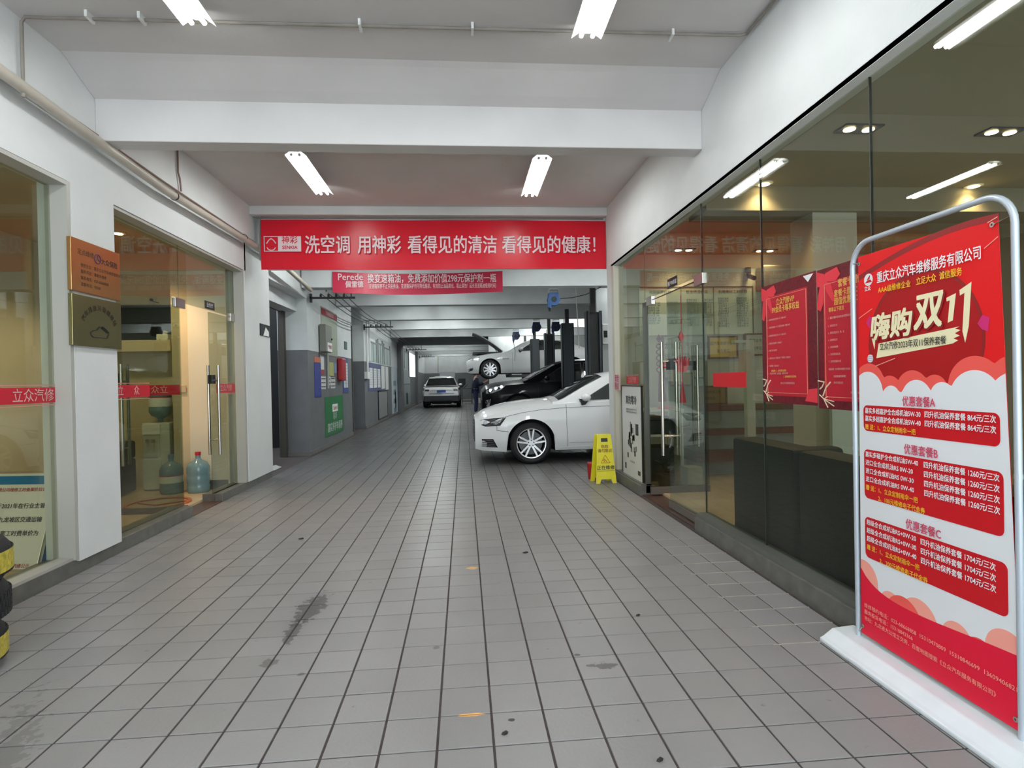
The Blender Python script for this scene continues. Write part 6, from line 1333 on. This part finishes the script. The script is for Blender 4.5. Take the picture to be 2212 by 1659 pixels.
# hose reels
def reel(x, y, zt, r, label, dark=False):
    t = thing('hose_reel', label, 'hose reel', (x, y, zt)); c = mat('reel_navy', (0.006, 0.014, 0.07), 0.5) if dark else mat('reel_blue', (0.006, 0.07, 0.24), 0.5)
    MB().box(x-r*0.75, x+r*0.75, y-0.05, y+0.05, zt, zt+0.02).box(x+r*0.72, x+r*0.76, y-0.04, y+0.04, zt-0.08, zt).box(x-r*0.76, x-r*0.72, y-0.04, y+0.04, zt-0.08, zt).build('bracket', WHITEP, t)
    pts = []
    for i in range(24):
        a = 2*PI*i/24; rr = r*(1+0.04*math.cos(6*a)); pts.append((x+rr*math.cos(a), y-0.07, zt-0.07-r+rr*math.sin(a)))
    MB().prism(pts, (0, 0.14, 0)).prism([(x-r*0.8, y-0.066, zt-0.06), (x+r*0.75, y-0.066, zt-0.06), (x+r*0.75, y-0.066, zt-0.07-r), (x-r*0.98, y-0.066, zt-0.07-r)], (0, 0.132, 0)).prism([(x-r*0.98, y-0.063, zt-0.07-r), (x-r*0.2, y-0.063, zt-0.07-r), (x-r*0.5, y-0.063, zt-0.12-2*r), (x-r*0.95, y-0.063, zt-0.10-2*r)], (0, 0.126, 0)).build('drum', c, t)
    hb_ = MB().lathe([(0, -0.085), (r*0.42, -0.085), (r*0.45, -0.065)], (x, y, zt-0.07-r), 'Y', 20).build('hub', mat('dark_hub', (0.015, 0.015, 0.017), 0.6), t)
    MB().cyl((x, y-0.088, zt-0.05-r), (x, y-0.088, zt-0.09-r*0.6), 0.007, n=6).build('guide_pin', FRAME, hb_)
    MB().cyl((x-r*0.7, y, zt-0.10-2*r), (x-r*0.7, y, zt-0.17-2*r), 0.024, 0.018, n=10).build('nozzle', BLACK, t)
    return t
reel(1.70, 10.55, 2.965, 0.115, 'bright blue hose reel hanging from the nearest beam above the cars')
reel(2.10, 16.2, 3.0, 0.13, 'navy hose reel above the black SUV, left of the pair', True)
reel(2.66, 16.2, 3.0, 0.13, 'navy hose reel above the black SUV, right of the pair', True)
reel(1.80, 19.35, 3.0, 0.13, 'navy hose reel in front of the raised saloon, farthest left', True)
t = thing('air_hose', 'thin dark hose swinging from the bright blue reel to the right', 'hose', (2.2, 10.5, 2.8))
MB().tube([(1.80, 10.55, 2.80), (2.05, 10.5, 2.81), (2.3, 10.45, 2.86), (2.55, 10.4, 2.98), (2.8, 10.35, 3.12)], 0.008, 6).build('hose', BLACK, t)
t = thing('hanging_cord', 'thin cord hanging from the farthest navy reel beside raised saloon', 'cord', (1.72, 19.3, 2.0))
MB().tube([(1.71, 19.35, 2.58), (1.76, 19.35, 2.3), (1.74, 19.35, 1.95)], 0.008, 6).build('cord', BLACK, t)
t = thing('drop_pipe', 'thin white drop pipe hanging beside the widest lift post', 'pipe', (2.17, 11.0, 2.0)); MB().tube([(2.22, 11.2, 3.55), (2.28, 11.2, 2.5), (2.30, 11.2, 1.9)], 0.010, 6).build('pipe', FRAME, t)
t = thing('junction_box', 'white switch box on the wall right of the widest lift post', 'electrical box', (3.2, 13, 2.1)); MB().box(3.1, 3.3, 12.45, 12.5, 2.05, 2.5).build('casing', WHITEP, t, bevel=0.01); MB().box(3.12, 3.2, 12.44, 12.45, 2.2, 2.35).build('switch', BLACK, t)
o = MB().box(2.98, 3.5, 12.5, 12.8, 0, ZC).build('wall_bay_pier', GWALL); o['kind'] = 'structure'

# ================================================================ MECHANIC
def skin(name, verts, edges, radii, mt_, parent, sub=1):
    me = bpy.data.meshes.new(name); me.from_pydata(verts, edges, []); o = bpy.data.objects.new(name, me); C.objects.link(o)
    md = o.modifiers.new('s', 'SKIN'); 
    for i, r in enumerate(radii): me.skin_vertices[0].data[i].radius = (r if isinstance(r, tuple) else (r, r))
    me.skin_vertices[0].data[0].use_root = True
    o.modifiers.new('u', 'SUBSURF').levels = sub
    dg = bpy.context.evaluated_depsgraph_get(); m2 = bpy.data.meshes.new_from_object(o.evaluated_get(dg)); bpy.data.objects.remove(o); bpy.data.meshes.remove(me)
    m2.materials.clear(); m2.materials.append(mt_)
    for p in m2.polygons: p.use_smooth = True
    o = bpy.data.objects.new(name, m2); C.objects.link(o); o.parent = parent; return o
t = thing('person', 'person in navy work clothes standing under the raised saloon, arms raised forward', 'person', (0.44, 22.2, 0), 0.0)
ROOT[t.name] = Matrix.Identity(4)
SK = mat('skin_tone', (0.42, 0.26, 0.19), 0.6)
bv = [(0, 0, 0.92), (0, 0, 1.15), (0.03, 0, 1.38), (0.04, 0, 1.46), (0.08, 0, 1.52), (0.11, 0, 1.60), (0.10, 0, 1.68),
      (-0.0, -0.10, 0.88), (0.02, -0.11, 0.48), (-0.02, -0.11, 0.08), (0.10, -0.12, 0.035), (0.0, 0.10, 0.88), (0.03, 0.11, 0.48), (0.0, 0.11, 0.08), (0.12, 0.12, 0.035),
      (0.03, -0.19, 1.38), (0.12, -0.22, 1.12), (0.34, -0.18, 1.22), (0.42, -0.17, 1.26), (0.03, 0.19, 1.38), (0.14, 0.22, 1.14), (0.36, 0.16, 1.26), (0.44, 0.15, 1.30)]
be = [(0, 1), (1, 2), (2, 3), (3, 4), (4, 5), (5, 6), (0, 7), (7, 8), (8, 9), (9, 10), (0, 11), (11, 12), (12, 13), (13, 14), (2, 15), (15, 16), (16, 17), (17, 18), (2, 19), (19, 20), (20, 21), (21, 22)]
br = [0.13, 0.115, 0.13, 0.055, 0.06, 0.09, 0.075, 0.09, 0.06, 0.042, 0.04, 0.09, 0.06, 0.042, 0.04, 0.06, 0.045, 0.03, 0.03, 0.06, 0.045, 0.03, 0.03]
body = skin('body', bv, be, br, SK, t)
NAVY = mat('navy_workwear', (0.012, 0.018, 0.045), 0.8); TRS = mat('dark_blue_trousers', (0.014, 0.022, 0.075), 0.8)
skin('jacket', [(0, 0, 0.84), bv[1], bv[2], (0.035, 0, 1.43), bv[15], bv[16], (0.33, -0.182, 1.215), bv[19], bv[20], (0.32, 0.17, 1.24)], [(0, 1), (1, 2), (2, 3), (2, 4), (4, 5), (5, 6), (2, 7), (7, 8), (8, 9)], [0.175, 0.175, 0.18, 0.085, 0.09, 0.08, 0.065, 0.09, 0.08, 0.065], NAVY, t)
skin('trousers', [(0, 0, 1.02), bv[7], bv[8], bv[9], bv[11], bv[12], bv[13]], [(0, 1), (1, 2), (2, 3), (0, 4), (4, 5), (5, 6)], [0.145, 0.11, 0.085, 0.065, 0.11, 0.085, 0.065], TRS, t)
skin('hair', [(0.06, 0, 1.62), (0.08, 0, 1.71), (0.05, 0, 1.66)], [(0, 1), (0, 2)], [0.09, 0.085, 0.09], BLACK, t)
for y in (-0.115, 0.115): MB().box(-0.06, 0.20, y-0.045, y+0.045, 0.0, 0.075).build('shoe', mat('grey_shoe', (0.30, 0.29, 0.27), 0.6), t, bevel=0.025, world=False)
hb = MB()
for (x, y, z) in ((0.42, -0.17, 1.26), (0.44, 0.15, 1.30)):
    for i in range(4): hb.tube([(x, y-0.03+i*0.02, z), (x+0.05, y-0.033+i*0.022, z+0.03), (x+0.075-abs(i-1.5)*0.006, y-0.033+i*0.022, z+0.065)], [0.009, 0.0085, 0.007], 6)
    hb.tube([(x-0.01, y+0.03, z), (x+0.02, y+0.055, z+0.02), (x+0.045, y+0.05, z+0.045)], [0.011, 0.010, 0.008], 6)
hb.build('fingers', SK, t, world=False)

# ================================================================ FLOOR DEBRIS
LF = mat('dry_leaf', (0.02, 0.018, 0.016), 0.7)
for (px, py, sz, lb) in ((1135, 1195, 0.022, 'small black scrap on the floor tiles in front of the white saloon'), (650, 1165, 0.022, 'small dark scrap on the floor tiles near the left office door'), (1378, 1331, 0.012, 'tiny dark crumb on the tiles right of the middle'), (1425, 1645, 0.012, 'tiny dark crumb near the bottom edge, right of middle'), (1090, 1587, 0.012, 'tiny dark crumb near the bottom edge, in the middle')):
    p = at(px, py, Z=0); t = thing('floor_scrap', lb, 'debris', (p.x, p.y, 0), 0.6)
    MB().prism([(p.x-sz, p.y, 0.001), (p.x-sz*0.2, p.y-sz*0.5, 0.001), (p.x+sz*0.9, p.y+sz*0.1, 0.001), (p.x+sz*0.3, p.y+sz, 0.001)], (0.003, 0, 0.008)).build('flake', LF, t)
